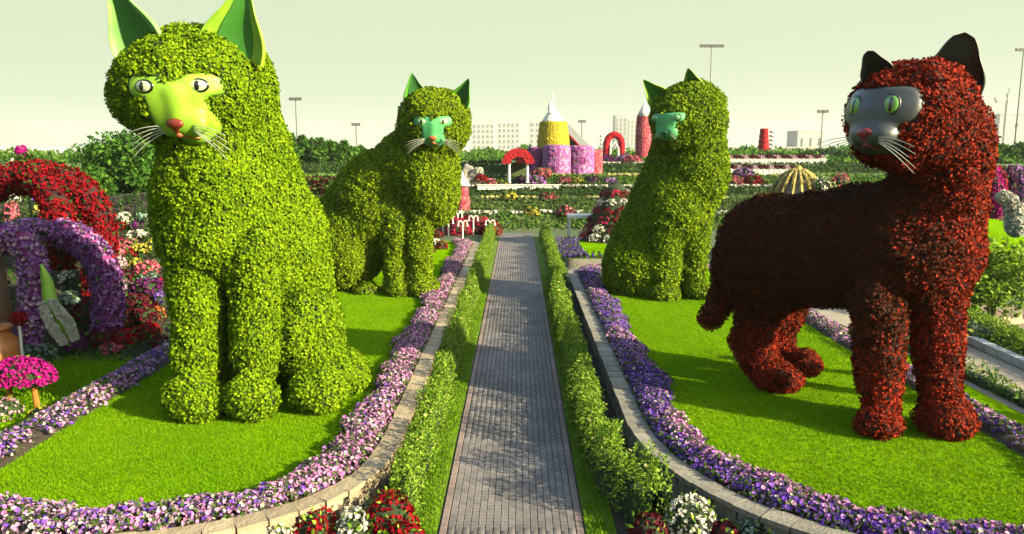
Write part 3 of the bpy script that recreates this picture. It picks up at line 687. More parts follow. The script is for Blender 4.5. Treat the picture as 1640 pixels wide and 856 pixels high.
# sloping white roof with green side, right of the tower
sl = empty('sloping_roof', at(925, 262, Yc + 5), 'long white sloping roof with green underside right of the yellow tower', 'roof'); so = at(925, 262, Yc + 5)
pA, pB = [at(u, v, Yc + 5) - so for u, v in ((888, 176), (962, 252))]; d = nrm(pB - pA); nn_ = np.array([d[2], 0, -d[0]]) * -1
def slab(a, b, th, y0, y1):
    q = [a, b, b - nn_ * th, a - nn_ * th]; return MB().add([p + np.array([0, y0, 0]) for p in q] + [p + np.array([0, y1, 0]) for p in q], [(0, 1, 2, 3), (7, 6, 5, 4), (0, 4, 5, 1), (1, 5, 6, 2), (2, 6, 7, 3), (3, 7, 4, 0)])
if nn_[2] < 0: nn_ = -nn_
slab(pA, pB, 11 * k, 0, 6).build('roof_slab', 'facade_grey', sl)
slab(pA - nn_ * 11 * k, pB - nn_ * 11 * k, 2.5 * k, -.2, 6.2).build('roof_edge', 'clad_red', sl)
tri = [at(u, v, Yc + 5.6) - so for u, v in ((884, 186), (950, 254), (884, 254))]
MB().add([p for p in tri] + [p + np.array([0, 4, 0]) for p in tri], [(0, 1, 2), (5, 4, 3), (0, 3, 4, 1), (1, 4, 5, 2), (2, 5, 3, 0)]).build('side_wall', 'slide_green', sl)
# red roofed portal with white columns
pO = at(830, 293, 65); kk = 65 / 1250; po = empty('portal', pO, 'red flower roofed portal with two white columns', 'portal')
for x in (-14.5, 14.5): MB().lathe([(3.2 * kk, 0), (2.4 * kk, .12), (2.1 * kk, 28 * kk), (3.4 * kk, 30 * kk)], (x * kk, 0, 0), 12).build('column', 'white_paint', po)
A = []; nA = 13
for i in range(nA):
    a = math.pi * i / (nA - 1); ro, ri = 26 * kk, 12 * kk
    A += [(-ro * math.cos(a), -.3, 30 * kk + ro * .95 * math.sin(a)), (-ri * math.cos(a), -.3, 30 * kk + ri * .9 * math.sin(a)), (-ro * math.cos(a), 2.2, 30 * kk + ro * .95 * math.sin(a)), (-ri * math.cos(a), 2.2, 30 * kk + ri * .9 * math.sin(a))]
F = []
for i in range(nA - 1):
    p, q = 4 * i, 4 * i + 4; F += [(p, q, q + 1, p + 1), (p + 2, p + 3, q + 3, q + 2), (p, p + 2, q + 2, q), (p + 1, q + 1, q + 3, p + 3)]
MB().add(A, F).build('roof', 'clad_red', po); MB().box((0, 1.9, 15 * kk), (26 * kk, .3, 30 * kk)).build('back_wall', 'terrace_wall', po)
# red flower arch with white ring of lamps, right of the castle
def ring_arch(name, u, v0, v1, hw, Y, label, mat, tr):
    b = at(u, v1, Y); t = at(u, v0, Y); q = Y / 1250; root = empty(name, b, label, 'arch'); h = t[2] - b[2]; wv = hw * q
    pts = [(-wv, 0, 0), (-wv, 0, h * .45)] + [(-wv * math.cos(a), 0, h * .5 + h * .42 * math.sin(a)) for a in np.linspace(.15, math.pi - .15, 13)] + [(wv, 0, h * .45), (wv, 0, 0)]
    MB().tube(pts, tr * q, 10).build('flower_arch', mat, root); return root, h, wv, q
r_, h_, w_, q_ = ring_arch('flower_arch', 983, 213, 253, 12, 84, 'thick red flower arch between the castle and the pink tower', 'clad_red', 5.5)
MB().tube([(-w_ * .55, -.4, 0), (-w_ * .5, -.4, h_ * .4), (0, -.4, h_ * .62), (w_ * .5, -.4, h_ * .4), (w_ * .55, -.4, 0)], 1.6 * q_, 8).build('inner_arch', 'white_paint', r_)
for i in range(6): MB().lathe([(.3 * q_, -2.6 * q_), (2.2 * q_, -1.5 * q_), (2.8 * q_, 0), (2.2 * q_, 1.5 * q_), (.3 * q_, 2.6 * q_)], (-w_ - 8 * q_, 0, h_ * (.08 + .16 * i)), 10).build('globe', 'white_paint', r_)
# pink tower with white pointed roof
def flower_tower(u, v_top, v_roof, v_base, hw, Y, label, mat, tiers=1, roof=True):
    b = at(u, v_base, Y); q = Y / 1250; root = empty('flower_tower', b, label, 'tower'); hz = lambda v: at(u, v, Y)[2] - b[2]
    z0, z1 = 0, hz(v_roof); 
    for i in range(tiers):
        a, c = z0 + (z1 - z0) * i / tiers, z0 + (z1 - z0) * (i + 1) / tiers; f = 1 - .30 * i / max(tiers - 1, 1) if tiers > 1 else 1
        MB().lathe([(hw * q * f, a), (hw * q * f * 1.04, a + (c - a) * .5), (hw * q * f * .94, c - .02), (.05, c)], (0, 0, 0), 20).build('tier', mat, root)
    if roof: MB().lathe([(hw * q * .95, z1), (hw * q * .55, z1 + (hz(v_top) - z1) * .4), (hw * q * .2, z1 + (hz(v_top) - z1) * .65), (.02, hz(v_top))], (0, 0, 0), 20).build('roof', 'white_paint', root, smooth=True)
    return root, q, z1
flower_tower(1030, 160, 187, 252, 12.5, 88, 'tall pink flower tower with white pointed roof left of the sitting right cat', 'clad_rose')
flower_tower(741, 274, 298, 348, 14, 56, 'stepped pink flower tower with white pointed roof beside the rear left cat', 'clad_rose', 3)
r_, q_, z1_ = flower_tower(1222, 204, 206, 248, 9, 100, 'red tower of stacked flower rings above the white planter rows', 'clad_red', 5, roof=False)
for i in range(6): MB().lathe([(.1, -2.5 * q_), (4 * q_, -1.5 * q_), (5 * q_, 0), (4 * q_, 1.5 * q_), (.1, 2.5 * q_)], (13 * q_, 0, z1_ * (.08 + .16 * i)), 10).build('globe', 'white_paint', r_)
# white wall on the third terrace, grey rock and conifers beside it
a, b = at(765, 304, 60.9), at(895, 297, 60.9); ww = empty('low_wall', ((a[0] + b[0]) / 2, 60.9, a[2]), 'low white wall across the terraces below the portal', 'wall')
MB().box((0, 0, (b[2] - a[2]) / 2), (b[0] - a[0], .35, b[2] - a[2])).build('wall_face', 'white_paint', ww); MB().box((0, 0, b[2] - a[2] + .03), (b[0] - a[0] + .1, .45, .07)).build('wall_cap', 'white_paint', ww)

# far belt of trees closing the view behind everything
n = 42000; xs = rng.uniform(-76, 110, n); top = 4.3 + .7 * np.sin(xs * .21) + .6 * np.sin(xs * .57 + 1) + .5 * np.sin(xs * 1.3); ys = rng.uniform(150, 160, n); P = np.c_[xs, ys, rng.random(n) ** .6 * top]
tag(cloud('woodland', leaves(P, np.tile([0, -1., .6], (n, 1)) + rng.normal(size=(n, 3)) * .4, .75, .6, (0, 60)), 'tree_leaf'), 'far belt of green trees along the horizon', 'woodland', kind='stuff')

# flowering bushes massed at the foot of the castle and along the upper terraces
MASS = [(955, 262, 84, 'clad_rose', 1.0), (968, 264, 83, 'clad_plum', .9), (1000, 262, 84, 'clad_purple', 1.0), (1012, 264, 82, 'clad_rose', .8), (838, 284, 66, 'clad_plum', .7), (856, 288, 66, 'clad_purple', .8), (868, 286, 67, 'clad_rose', .7), (786, 296, 62, 'clad_rose', .6), (800, 296, 62, 'clad_gold', .5), (905, 290, 66, 'clad_rose', .6), (925, 290, 66, 'clad_gold', .6), (948, 288, 66, 'clad_plum', .7), (975, 290, 66, 'clad_purple', .6), (1172, 292, 66, 'clad_rose', .8), (1190, 290, 67, 'clad_purple', .7), (1206, 290, 66, 'clad_red', .8), (815, 318, 57.5, 'clad_gold', .5), (880, 318, 57.5, 'clad_rose', .5), (905, 340, 53.3, 'clad_rose', .5), (850, 342, 53.3, 'clad_gold', .45)]
HUE = {'clad_rose': 'rose pink', 'clad_plum': 'dark plum', 'clad_purple': 'lilac purple', 'clad_gold': 'golden', 'clad_red': 'red'}
WHERE = ['right behind the sloping roof foot', 'second right of the castle', 'under the red flower arch', 'nearest to the pink flower tower', 'behind the left portal column', 'right of the red portal', 'second right of the red portal', 'left end above the low white wall', 'left of the red portal', 'below the yellow tower', 'second below the purple castle wall', 'third below the purple castle wall', 'above the pot pyramid', 'first right of the sitting right cat', 'second right of the sitting right cat', 'third right of the sitting right cat', 'on the second terrace, left', 'on the second terrace, right', 'on the lowest terrace, right', 'on the lowest terrace, middle']
for i, ((u, v, Y, mt, r0_), wh) in enumerate(zip(MASS, WHERE)):
    q = at(u, v, Y); zb = max(z for y, z in prof if y <= Y + .5); o = np.array([q[0], Y, zb]); rt = empty('flowering_bush', o, HUE[mt] + ' flowering bush ' + wh, 'bush', 'bushes on the terraces')
    pm2 = {'clad_rose': 'petal_rose', 'clad_plum': 'petal_plum', 'clad_purple': 'petal_purple', 'clad_gold': 'petal_yellow', 'clad_red': 'petal_red'}[mt]
    d = nrm(rng.normal(size=(420, 3))); d[:, 2] = np.abs(d[:, 2]); P = d * np.array([r0_ * 1.25, r0_, r0_ * .9]) * rng.uniform(.8, 1.08, 420)[:, None]
    cloud('blossoms', blossoms(P, d, .24), pm2, rt); cloud('leaves', leaves(P[:160] * .95, d[:160], .3), 'dark_leaf', rt)

n = 34000; xs = rng.uniform(-62, 62, n); ys = np.where((xs > 31) | (xs < -7), rng.uniform(77, 128, n), rng.uniform(92, 128, n)); P = np.c_[xs, ys, ZT + rng.random(n) * (.7 + .5 * np.sin(xs * .4) * np.sin(ys * .3) + .3 * np.sin(xs * 1.1))]
tag(cloud('shrubbery', leaves(P, np.tile([0, -.8, 1.], (n, 1)) + rng.normal(size=(n, 3)) * .4, .55, .6, (0, 60)), 'shrub_leaf'), 'low shrubs filling the flat ground beyond the top terrace', 'shrubs', kind='stuff')
# slim cypresses, unseen, added to cast the shadow bands on the right lawn
for k, (x, y, h, wv, wh) in enumerate([(10.9, 12.0, 3.8, .55, 'nearest the camera'), (11.6, 13.2, 4.2, .6, 'in the middle'), (12.6, 14.2, 4.4, .55, 'farthest from the camera')]):
    tree('cypress', (x, y, 0), h, wv, 'slim cypress beyond the right edge of the picture, ' + wh, leafm='dark_leaf', nleaf=2600, L=.13, cone=True, seed=210 + k, low=.03)

# ================================================================== TOPIARY CATS
def E(u, v, Y, r, k=.35): return ['e', at(u, v, Y), r, k]
def C(a, ra, b, rb, k=.35): return ['c', at(*a), at(*b), ra, rb, k]
def frame(psi, pitch):
    n = np.array([math.sin(psi) * math.cos(pitch), -math.cos(psi) * math.cos(pitch), math.sin(pitch)])
    r = np.array([math.cos(psi), math.sin(psi), 0.0]); u = np.cross(r, n) * -1
    u = np.cross(n, r); u = u if u[2] > 0 else -u
    return r, u, n
def solid(name, prims, h, mat, parent, origin, pad=.5, extra=None, smooth=True):
    f0 = sdf_union(prims); f = (lambda p: f0(p) + extra(p)) if extra else f0
    lo = np.min([np.min([q[1] - (np.max(q[2]) if q[0] == 'e' else q[3]), (q[1] if q[0] == 'e' else q[2] - q[4])], axis=0) for q in prims], axis=0) - pad
    hi = np.max([np.max([q[1] + (np.max(q[2]) if q[0] == 'e' else q[3]), (q[1] if q[0] == 'e' else q[2] + q[4])], axis=0) for q in prims], axis=0) + pad
    V, F = surface_nets(f, lo, hi, h)
    o = link(name, npmesh(name, V - origin, F, smooth), mat, parent)
    return o, V, F
def ear(root, o0, base, tip, wdt, front, mo, mi, rnd=.75, depth=.34, inset=.42):
    """cupped cat ear: an outer shell open towards 'front' and a darker lining"""
    base, tip = np.array(base), np.array(tip); ax = tip - base; H = np.linalg.norm(ax); ax = ax / H
    fr = np.array(front, float); fr = nrm(fr - ax * (fr @ ax)); sd = np.cross(ax, fr)
    ns, na = 14, 18
    def shell(scale, off, h0=0.0, h1=1.0, amax=1.12):
        P = []
        for i in range(ns + 1):
            s = h0 + (h1 - h0) * i / ns; wv = wdt * .5 * scale * ((1 - s) ** rnd) * (1 + .18 * math.sin(math.pi * min(s * 1.6, 1))) + .004
            for j in range(na + 1):
                a = math.pi * (-.5 + j / na) * amax
                x = math.sin(a) * wv; y = -math.cos(a) * depth * wv * 2 * .55 + off * (1 - s)
                P.append(base + ax * H * s + sd * x + fr * y)
        return np.array(P)
    o_ = shell(1, 0); i_ = shell(.93, .05)
    n1 = na + 1; F = []
    for i in range(ns):
        for j in range(na): F.append((i * n1 + j, i * n1 + j + 1, (i + 1) * n1 + j + 1, (i + 1) * n1 + j))
    N1 = len(o_); F2 = [tuple(N1 + q for q in f[::-1]) for f in F]; rim = []
    for i in range(ns):
        rim.append((i * n1, (i + 1) * n1, N1 + (i + 1) * n1, N1 + i * n1)); rim.append((i * n1 + na, N1 + i * n1 + na, N1 + (i + 1) * n1 + na, (i + 1) * n1 + na))
    me = npmesh('ear', np.concatenate([o_, i_]) - o0, np.array(F + F2 + rim), True); e = link('ear', me, mo, root)
    l_ = shell(.925, .052, .0, .90, inset); l2 = shell(.90, .066, .0, .90, inset)
    rim2 = [tuple(q) for q in rim]
    link('inner_ear', npmesh('inner_ear', np.concatenate([l_, l2]) - o0, np.array(F + F2 + rim2), True), mi, e)
    return e
def disc(name, c, r, u, n, a, b, thick, mat, parent, o0, seg=28):
    """a domed oval: eye, iris, pupil"""
    V = [c + n * thick]; rings = 6
    for i in range(1, rings + 1):
        t = i / rings * math.pi / 2
        for k in range(seg):
            p = 2 * math.pi * k / seg; V.append(c + r * a * math.sin(t) * math.cos(p) + u * b * math.sin(t) * math.sin(p) + n * thick * math.cos(t))
    V = np.array(V) - o0; F = [(0, 1 + k, 1 + (k + 1) % seg) for k in range(seg)]
    F4 = [(1 + i * seg + k, 1 + (i + 1) * seg + k, 1 + (i + 1) * seg + (k + 1) % seg, 1 + i * seg + (k + 1) % seg) for i in range(rings - 1) for k in range(seg)]
    me = bpy.data.meshes.new(name); me.from_pydata([tuple(x) for x in V], [], F + F4); me.polygons.foreach_set('use_smooth', np.ones(len(me.polygons), bool)); me.update()
    return link(name, me, mat, parent)
def cat(name, label, prims, toe, leafm, core, leaf_L, dens, seed, face, ears, h=.085):
    o0 = np.array([toe[0], toe[1], LAWN - .03]); root = empty(name, o0, label, 'topiary cat', 'giant cat topiaries')
    lz = lump(seed, 1.1, .04); l2 = lump(seed + 1, .45, .024)
    gz = LAWN - .04
    extra = lambda p: lz(p) + l2(p) + .055
    f0 = sdf_union(prims)
    f = lambda p: np.maximum(f0(p) + extra(p), gz - p[:, 2])
    lo = np.min([q[1] for q in prims] + [q[2] for q in prims if q[0] == 'c'], axis=0) - 2.4; hi = np.max([q[1] for q in prims] + [q[2] for q in prims if q[0] == 'c'], axis=0) + 2.4
    lo[2] = gz - .2
    V, F = surface_nets(f, lo, hi, h)
    body = link('body', npmesh('body', V - o0, F, True), core, root)
    _, _, area = sample_mesh(V, F, 10); n = int(area * dens)
    P, Nn, _ = sample_mesh(V, F, n); k = P[:, 2] > gz + .03; P, Nn = P[k], Nn[k]
    fr, fu, fn = frame(face['psi'], face['pitch']); fo = face['o']
    q = P - fo; fa, fb, fc = q @ fr, q @ fu, q @ fn; s = face['s']
    bare = np.zeros(len(P), bool)
    for (ca, cb, ha, hb, rd) in face['region']:
        bare |= (np.abs(fa / s - ca) < ha - .02) & (np.abs(fb / s - cb) < hb - .02) & (fc > -.8 * s)
    P, Nn = P[~bare], Nn[~bare]
    cl = lump(seed + 5, .22, .022); P = P + Nn * (cl(P) + .01)[:, None]
    if face.get('dark'):
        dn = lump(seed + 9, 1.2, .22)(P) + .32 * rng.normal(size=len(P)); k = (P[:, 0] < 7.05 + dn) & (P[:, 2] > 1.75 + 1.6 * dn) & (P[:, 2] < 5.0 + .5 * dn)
        cloud('dark_foliage', leaves(P[k] - o0, Nn[k], leaf_L, .80, (2, 48), -.01, .05), 'leaf_cat_brown', root); P, Nn = P[~k], Nn[~k]  # torso planted darker; the flank's shade is also put into these leaves
    cloud('foliage', leaves(P - o0, Nn, leaf_L, .80, (2, 48), -.01, .05), leafm, root)
    # ---- painted face, let into the head
    mats = face['mats']; Rm = np.stack([fr, fu, fn], 1)
    def rbox(a, b, ca, cb, ha, hb, rd):
        qa, qb = np.abs(a - ca) - ha + rd, np.abs(b - cb) - hb + rd
        return np.hypot(np.maximum(qa, 0), np.maximum(qb, 0)) + np.minimum(np.maximum(qa, qb), 0) - rd
    def head(p): return f0(p) + .055
    def march(a, b, fld, c0=1.2, c1=-1.6):
        cc = np.linspace(c0, c1, 700); p = fo + s * (a * fr + b * fu) + (s * cc)[:, None] * fn; d = fld(p); i = np.nonzero(d < 0)[0]
        return p[i[0]] if len(i) else fo + s * (a * fr + b * fu)
    proud = face.get('proud', .085)
    mz = march(0, -.60, head); br = march(0, -.10, head); ch = march(0, -.85, head)
    mzr = face.get('muzzle', (.34, .27, .26))
    lumps = [['e', mz + s * (sg * .17 * fr) - fn * .06 * s, np.array(mzr) * s, Rm, .10 * s] for sg in (-1, 1)] + [['c', br - fn * .10 * s, mz - fn * .02 * s, .19 * s, .20 * s, .14 * s], ['e', ch + s * (.06 * fu) - fn * .08 * s, np.array((.30, .20, .24)) * s, Rm, .1 * s]]
    lf = sdf_union(lumps)
    def mask(p):
        q = p - fo; a, b, c = q @ fr / s, q @ fu / s, q @ fn / s
        reg = None
        for (ca, cb, ha, hb, rd) in face['region']:
            r_ = rbox(a, b, ca, cb, ha, hb, rd); reg = r_ if reg is None else smin(reg, r_, .12)
        k = .06
        base = -smin(-(head(p) - proud), -(reg * s), k); base = np.maximum(base, (-.9 - c) * s)
        base = np.maximum(base, -(head(p) + .12))
        return smin(base, lf(p), .10 * s)
    lo = fo - 1.35 * s; hi = fo + 1.35 * s
    Vm, Fm = surface_nets(mask, lo, hi, .042 * s)
    link('face_mask', npmesh('face_mask', Vm - o0, Fm, True), mats['mask'], root)
    def grad(fld, p):
        e = .03; return nrm(np.array([fld((p + d)[None])[0] - fld((p - d)[None])[0] for d in np.eye(3) * e]))
    for sg in (-1, 1):
        c = march(sg * face.get('ex', .50), face.get('ey', .02), mask); en = nrm(grad(mask, c) * .8 + fn * .5); er = nrm(fr - en * (fr @ en)); eu = np.cross(en, er); eu = eu if eu[2] > 0 else -eu
        eh, ev = face.get('eh', 1), face.get('ev', 1)
        rim = disc('eye_rim', c - en * .015 * s, er, eu, en, .225 * s * eh, .155 * s * ev, .040 * s, mats['rim'], root, o0)
        ey = disc('eye', c - en * .006 * s, er, eu, en, .185 * s * eh, .122 * s * ev, .052 * s, mats['eye'], root, o0)
        disc('pupil', c + en * .006 * s + er * face.get('look', 0) * s, er, eu, en, .062 * s * face.get('ph', 1), .108 * s * ev, .052 * s, mats['pupil'], ey, o0)
    nz = march(0, face.get('nb', -.60), mask); ns = face.get('ns', 1.0)
    m1 = march(0, -.78, mask); m2 = march(-.20, -.86, mask); m3 = march(.20, -.86, mask)
    solid('nose', [['e', nz - fn * .02 * s, np.array((.17, .09, .08)) * s * ns, Rm, .05 * s], ['c', nz - fn * .03 * s, m1 - fn * .01 * s, .07 * s * ns, .04 * s, .05 * s]], .026 * s, mats['nose'], root, o0, pad=.12)
    solid('mouth', [['c', m1 - fn * .01 * s, m2 - fn * .02 * s, .045 * s, .028 * s, .04 * s], ['c', m1 - fn * .01 * s, m3 - fn * .02 * s, .045 * s, .028 * s, .04 * s]], .020 * s, mats['mouth'], root, o0, pad=.1)
    for sg in (-1, 1):
        for i in range(5):
            t = i / 4; a0 = march(sg * .27, -.64 - .10 * t, mask) - fn * .02 * s
            ln = face.get('wl', 1.0) * (1.0 - .12 * abs(t - .4)) * rng.uniform(.85, 1.08); dirb = .06 - .42 * t
            pts = [a0 + s * (fr * sg * ln * q * .95 + fu * ln * (dirb * q - .26 * q * q) + fn * (.30 * q - .16 * q * q) * ln) for q in np.linspace(0, 1, 7)]
            MB().tube([p - o0 for p in pts], [.0085 * s] * 4 + [.007 * s, .005 * s, .003 * s], 5).build('whisker', 'whisker_white', root, smooth=True)
    for e in ears: ear(root, o0, *e)
    return root

# -- the largest cat, sitting at the front left
A1 = [E(302, 147, 15.1, (1.40, 1.22, 1.15)), E(345, 128, 15.6, (1.12, 1.1, .98)),
      C((352, 180, 15.9), 1.10, (415, 390, 16.6), 1.35), C((415, 390, 16.6), 1.35, (442, 540, 16.9), 1.42),
      E(338, 315, 15.3, (1.13, 1.0, 1.55)), E(345, 390, 15.2, (1.05, .9, .8)), E(450, 560, 16.7, (1.35, 1.2, 1.3)),
      C((314, 420, 14.9), .54, (316, 625, 14.85), .42, .08), C((411, 400, 14.9), .52, (409, 625, 14.85), .40, .08),
      E(312, 640, 14.02, (.54, .48, .46), .005), E(402, 640, 14.02, (.52, .48, .46), .005),
      E(492, 540, 15.8, (.68, .9, 1.15), .15), E(507, 628, 14.55, (.54, .55, .46), .005), E(545, 600, 15.7, (.55, .8, .50), .15)]
face1 = dict(o=at(267, 140, 13.86), psi=R(-18), pitch=R(-4), s=1.05, wl=.85, ns=1.05, ex=.40, eh=.80, ev=.80, proud=.06, muzzle=(.30, .22, .18), region=[(-.42, .03, .32, .19, .17), (.40, .03, .27, .19, .17), (0, -.38, .43, .46, .2)], mats=dict(mask='paint_lime', rim='eye_black', eye='eye_white', pupil='eye_black', nose='nose_red', mouth='nose_orange'), look=-.01)
ears1 = [(at(226, 84, 14.75), at(172, -34, 14.6), 1.12, (-.25, -1, 0), 'paint_lime_pale', 'paint_ear_green'),
         (at(368, 92, 14.75), at(392, -30, 14.6), 1.22, (.15, -1, 0), 'paint_lime', 'paint_ear_green')]
cat('cat_topiary', 'largest lime green leafy cat sitting at the front left, facing the camera', A1, gp(400, 660, .47), 'leaf_cat_front', 'core_green', .060, 1900, 11, face1, ears1)

# -- the green cat behind it
A2 = [E(697, 196, 26.7, (1.20, 1.15, 1.15)), C((682, 242, 27.3), 1.15, (604, 318, 28.3), 1.50, .4), C((604, 318, 28.3), 1.50, (565, 375, 29.0), 1.75, .4),
      E(690, 300, 26.9, (1.02, .98, 1.40), .5), E(630, 360, 27.8, (1.35, 1.3, 1.25), .6),
      C((636, 350, 26.8), .52, (634, 462, 26.6), .38, .12), C((674, 345, 26.7), .50, (672, 462, 26.5), .38, .12),
      E(556, 412, 27.6, (1.05, 1.2, 1.4), .6), E(585, 468, 26.7, (.46, .55, .36), .10), E(640, 468, 26.3, (.48, .6, .34), .1), E(680, 463, 26.3, (.55, .6, .40), .1)]
face2 = dict(o=at(692, 196, 25.55), psi=R(-2), pitch=R(-3), s=.84, wl=.9, ex=.41, eh=.88, ev=.92, proud=.07, muzzle=(.28, .22, .18), region=[(-.40, .03, .34, .19, .17), (.40, .03, .34, .19, .17), (0, -.40, .43, .50, .2)], mats=dict(mask='paint_jade', rim='paint_lime_pale', eye='eye_jade', pupil='eye_black', nose='nose_orange', mouth='nose_orange'))
ears2 = [(at(666, 162, 26.4), at(659, 117, 26.2), .82, (.35, -1, 0), 'paint_mid_green', 'paint_dark_green'),
         (at(734, 166, 26.4), at(751, 126, 26.2), .74, (-.25, -1, 0), 'paint_mid_green', 'paint_dark_green')]
cat('cat_topiary', 'green leafy cat with jade painted face standing on the left lawn behind the largest cat', A2, gp(650, 474, .47), 'leaf_cat_left', 'core_green', .080, 1000, 23, face2, ears2, h=.10)

# -- the green cat sitting on the right, looking left
A3 = [E(1108, 192, 26.3, (1.18, 1.15, 1.30)), E(1082, 195, 26.1, (.85, .9, 1.0)), E(1118, 270, 26.5, (1.02, 1.05, 1.7)), C((1100, 240, 26.9), 1.10, (1042, 400, 27.3), 1.45, .4),
      E(1080, 340, 26.5, (1.15, 1.1, 1.3)), E(1024, 430, 27.0, (1.30, 1.3, 1.25), .3), E(1092, 430, 26.8, (.8, .9, .9), .3),
      C((1068, 360, 26.1), .58, (1064, 462, 25.95), .46, .15), C((1116, 350, 26.2), .52, (1110, 460, 26.1), .40, .15),
      E(1064, 470, 25.7, (.50, .6, .34), .10), E(1118, 466, 25.8, (.50, .6, .34), .10)]
face3 = dict(o=at(1063, 190, 25.3), psi=R(-42), pitch=R(-5), s=.74, region=[(0, .02, .76, .20, .17), (0, -.42, .48, .52, .22)], mats=dict(mask='paint_jade', rim='paint_dark_green', eye='eye_jade', pupil='paint_mid_green', nose='paint_dark_green', mouth='paint_dark_green'))
face3['wl'] = .35
ears3 = [(at(1060, 163, 26.1), at(1030, 128, 25.9), .80, (-.5, -1, 0), 'paint_lime', 'paint_ear_green'),
         (at(1112, 150, 26.0), at(1102, 109, 25.8), .86, (-.6, -1, 0), 'paint_lime', 'paint_ear_green')]
cat('cat_topiary', 'green leafy cat sitting on the right lawn with its face turned to the left', A3, gp(1085, 478, .47), 'leaf_cat_right', 'core_green', .080, 1000, 37, face3, ears3, h=.10)

# -- the dark red standing cat
A4 = [E(1462, 185, 13.7, (1.02, 1.05, .95)), E(1425, 195, 13.5, (.66, .62, .72), .3), E(1508, 250, 14.0, (.72, .88, 1.25)), E(1496, 340, 14.1, (.80, .88, 1.15)),
      E(1464, 420, 14.1, (1.02, .98, 1.0)), C((1440, 395, 14.5), 1.14, (1245, 400, 16.2), 1.13, .4), E(1228, 410, 16.4, (1.02, 1.05, 1.18)),
      C((1404, 480, 13.8), .52, (1411, 660, 13.45), .34, .15), C((1504, 470, 13.9), .48, (1500, 655, 13.55), .34, .15),
      E(1410, 679, 13.25, (.43, .55, .30), .10), E(1512, 672, 13.35, (.54, .6, .32), .10),
      C((1218, 440, 16.2), .62, (1210, 545, 16.4), .40, .25), C((1205, 545, 16.4), .44, (1222, 590, 16.2), .40, .15), E(1243, 603, 15.95, (.50, .6, .30), .10),
      C((1250, 470, 16.9), .62, (1240, 545, 17.0), .42, .25), C((1240, 545, 17.0), .42, (1258, 575, 16.9), .36, .15), E(1280, 580, 16.6, (.45, .55, .30), .10),
      C((1166, 410, 16.9), .38, (1156, 480, 16.9), .29, .12), C((1156, 480, 16.9), .29, (1136, 508, 16.8), .25, .1)]
face4 = dict(dark=True, o=at(1378, 168, 12.98), psi=R(-60), pitch=R(0), s=.82, ex=.38, ey=.0, wl=.95, eh=.78, ev=1.5, ph=.95, proud=.075, muzzle=(.34, .26, .30), nb=-.55, ns=1.1, region=[(0, -.02, .80, .38, .34), (0, -.45, .50, .52, .26)], mats=dict(mask='paint_slate', rim='paint_black', eye='eye_lime', pupil='eye_black', nose='nose_crimson', mouth='nose_crimson'))
ears4 = [(at(1408, 125, 13.5), at(1389, 82, 13.3), .50, (-.5, -1, 0), 'paint_slate', 'paint_black', .45),
         (at(1518, 150, 13.7), at(1546, 52, 13.5), .98, (-.35, -1, 0), 'paint_black', 'paint_black', .42)]
cat('cat_topiary', 'dark red leafy cat standing on the right lawn with a slate grey face', A4, gp(1440, 690, .47), 'leaf_cat_red', 'core_red', .052, 2000, 51, face4, ears4)

# ================================================================== FLOWER MOUNDS, ARCHES, POTS
LEAFCORE = [0]
def dome_pts(n, rx, ry, rz, lowz=-.1):
    d = nrm(rng.normal(size=(n * 2, 3))); d = d[d[:, 2] > lowz][:n]
    return d * np.array([rx, ry, rz]), d / np.array([rx, ry, rz])
def mound(name, base, rx, rz, petals, label, cat='flower mound', group=None, bs=.07, dens=1.0, leaf='shrub_leaf', pot=None, ry=None, frac=.8):
    """domed clump of blossoms over leaves, on a low basket"""
    ry = ry or rx; root = empty(name, base, label, cat, group); z0 = 0.0
    if pot:
        MB().lathe([(rx * .45, 0), (rx * .62, rz * .28), (rx * .66, rz * .34), (rx * .5, rz * .36)], n=16).build('pot', pot, root); z0 = rz * .34
    n = int(dens * 2.6 * (rx * ry + rx * rz) / (bs * bs)); n = max(60, min(n, 1800))
    P, N_ = dome_pts(n, rx, ry, rz); P = P * rng.uniform(.86, 1.04, len(P))[:, None]; P[:, 2] += z0 + rz * .12
    MB().lathe([(rx * .80, z0), (rx * .86, z0 + rz * .3), (rx * .6, z0 + rz * .75), (rx * .2, z0 + rz * .92)], n=14).build('inner_core', 'core_green', root).scale = (1, ry / rx, 1)
    q = rng.random(len(P)) < frac; cloud('blossoms', blossoms(P[q], N_[q], bs), petals, root)
    cloud('leaves', leaves(P[~q] * .97, N_[~q], bs * 1.5, .5, (10, 60)), leaf, root)
    return root
def flower_arch(name, pts, rad, petals, label, bs=.085, leaf='dark_leaf', core='core_green', n_per=1.0, second=None):
    """blossom covered tube following world points"""
    P = arc_resample(pts, .12); o0 = P[0].copy(); root = empty(name, o0, label, 'flower arch')
    MB().tube([p - o0 for p in P], rad * .82, 9).build('frame', core, root, smooth=True)
    L_ = .12 * (len(P) - 1); n = int(L_ * 2 * math.pi * rad / (bs * bs) * 2.4 * n_per); n = min(n, 12000); i = rng.integers(0, len(P) - 1, n)
    t = nrm(P[i + 1] - P[i]); d = nrm(np.cross(t, rng.normal(size=(n, 3)))); X = P[i] + (P[i + 1] - P[i]) * rng.random(n)[:, None] + d * (rad * rng.uniform(.84, 1.12, n))[:, None] - o0
    q = rng.random(n); cloud('blossoms', blossoms(X[q < .93], d[q < .93], bs), petals, root); cloud('leaves', leaves(X[q >= .93], d[q >= .93], bs * 1.4), leaf, root)
    if second:
        m = rng.random(n) < .18; cloud('pale_blossoms', blossoms(X[m] + d[m] * .02, d[m], bs), second, root)
    return root
def pts_px(L): return np.array([at(*p) for p in L])

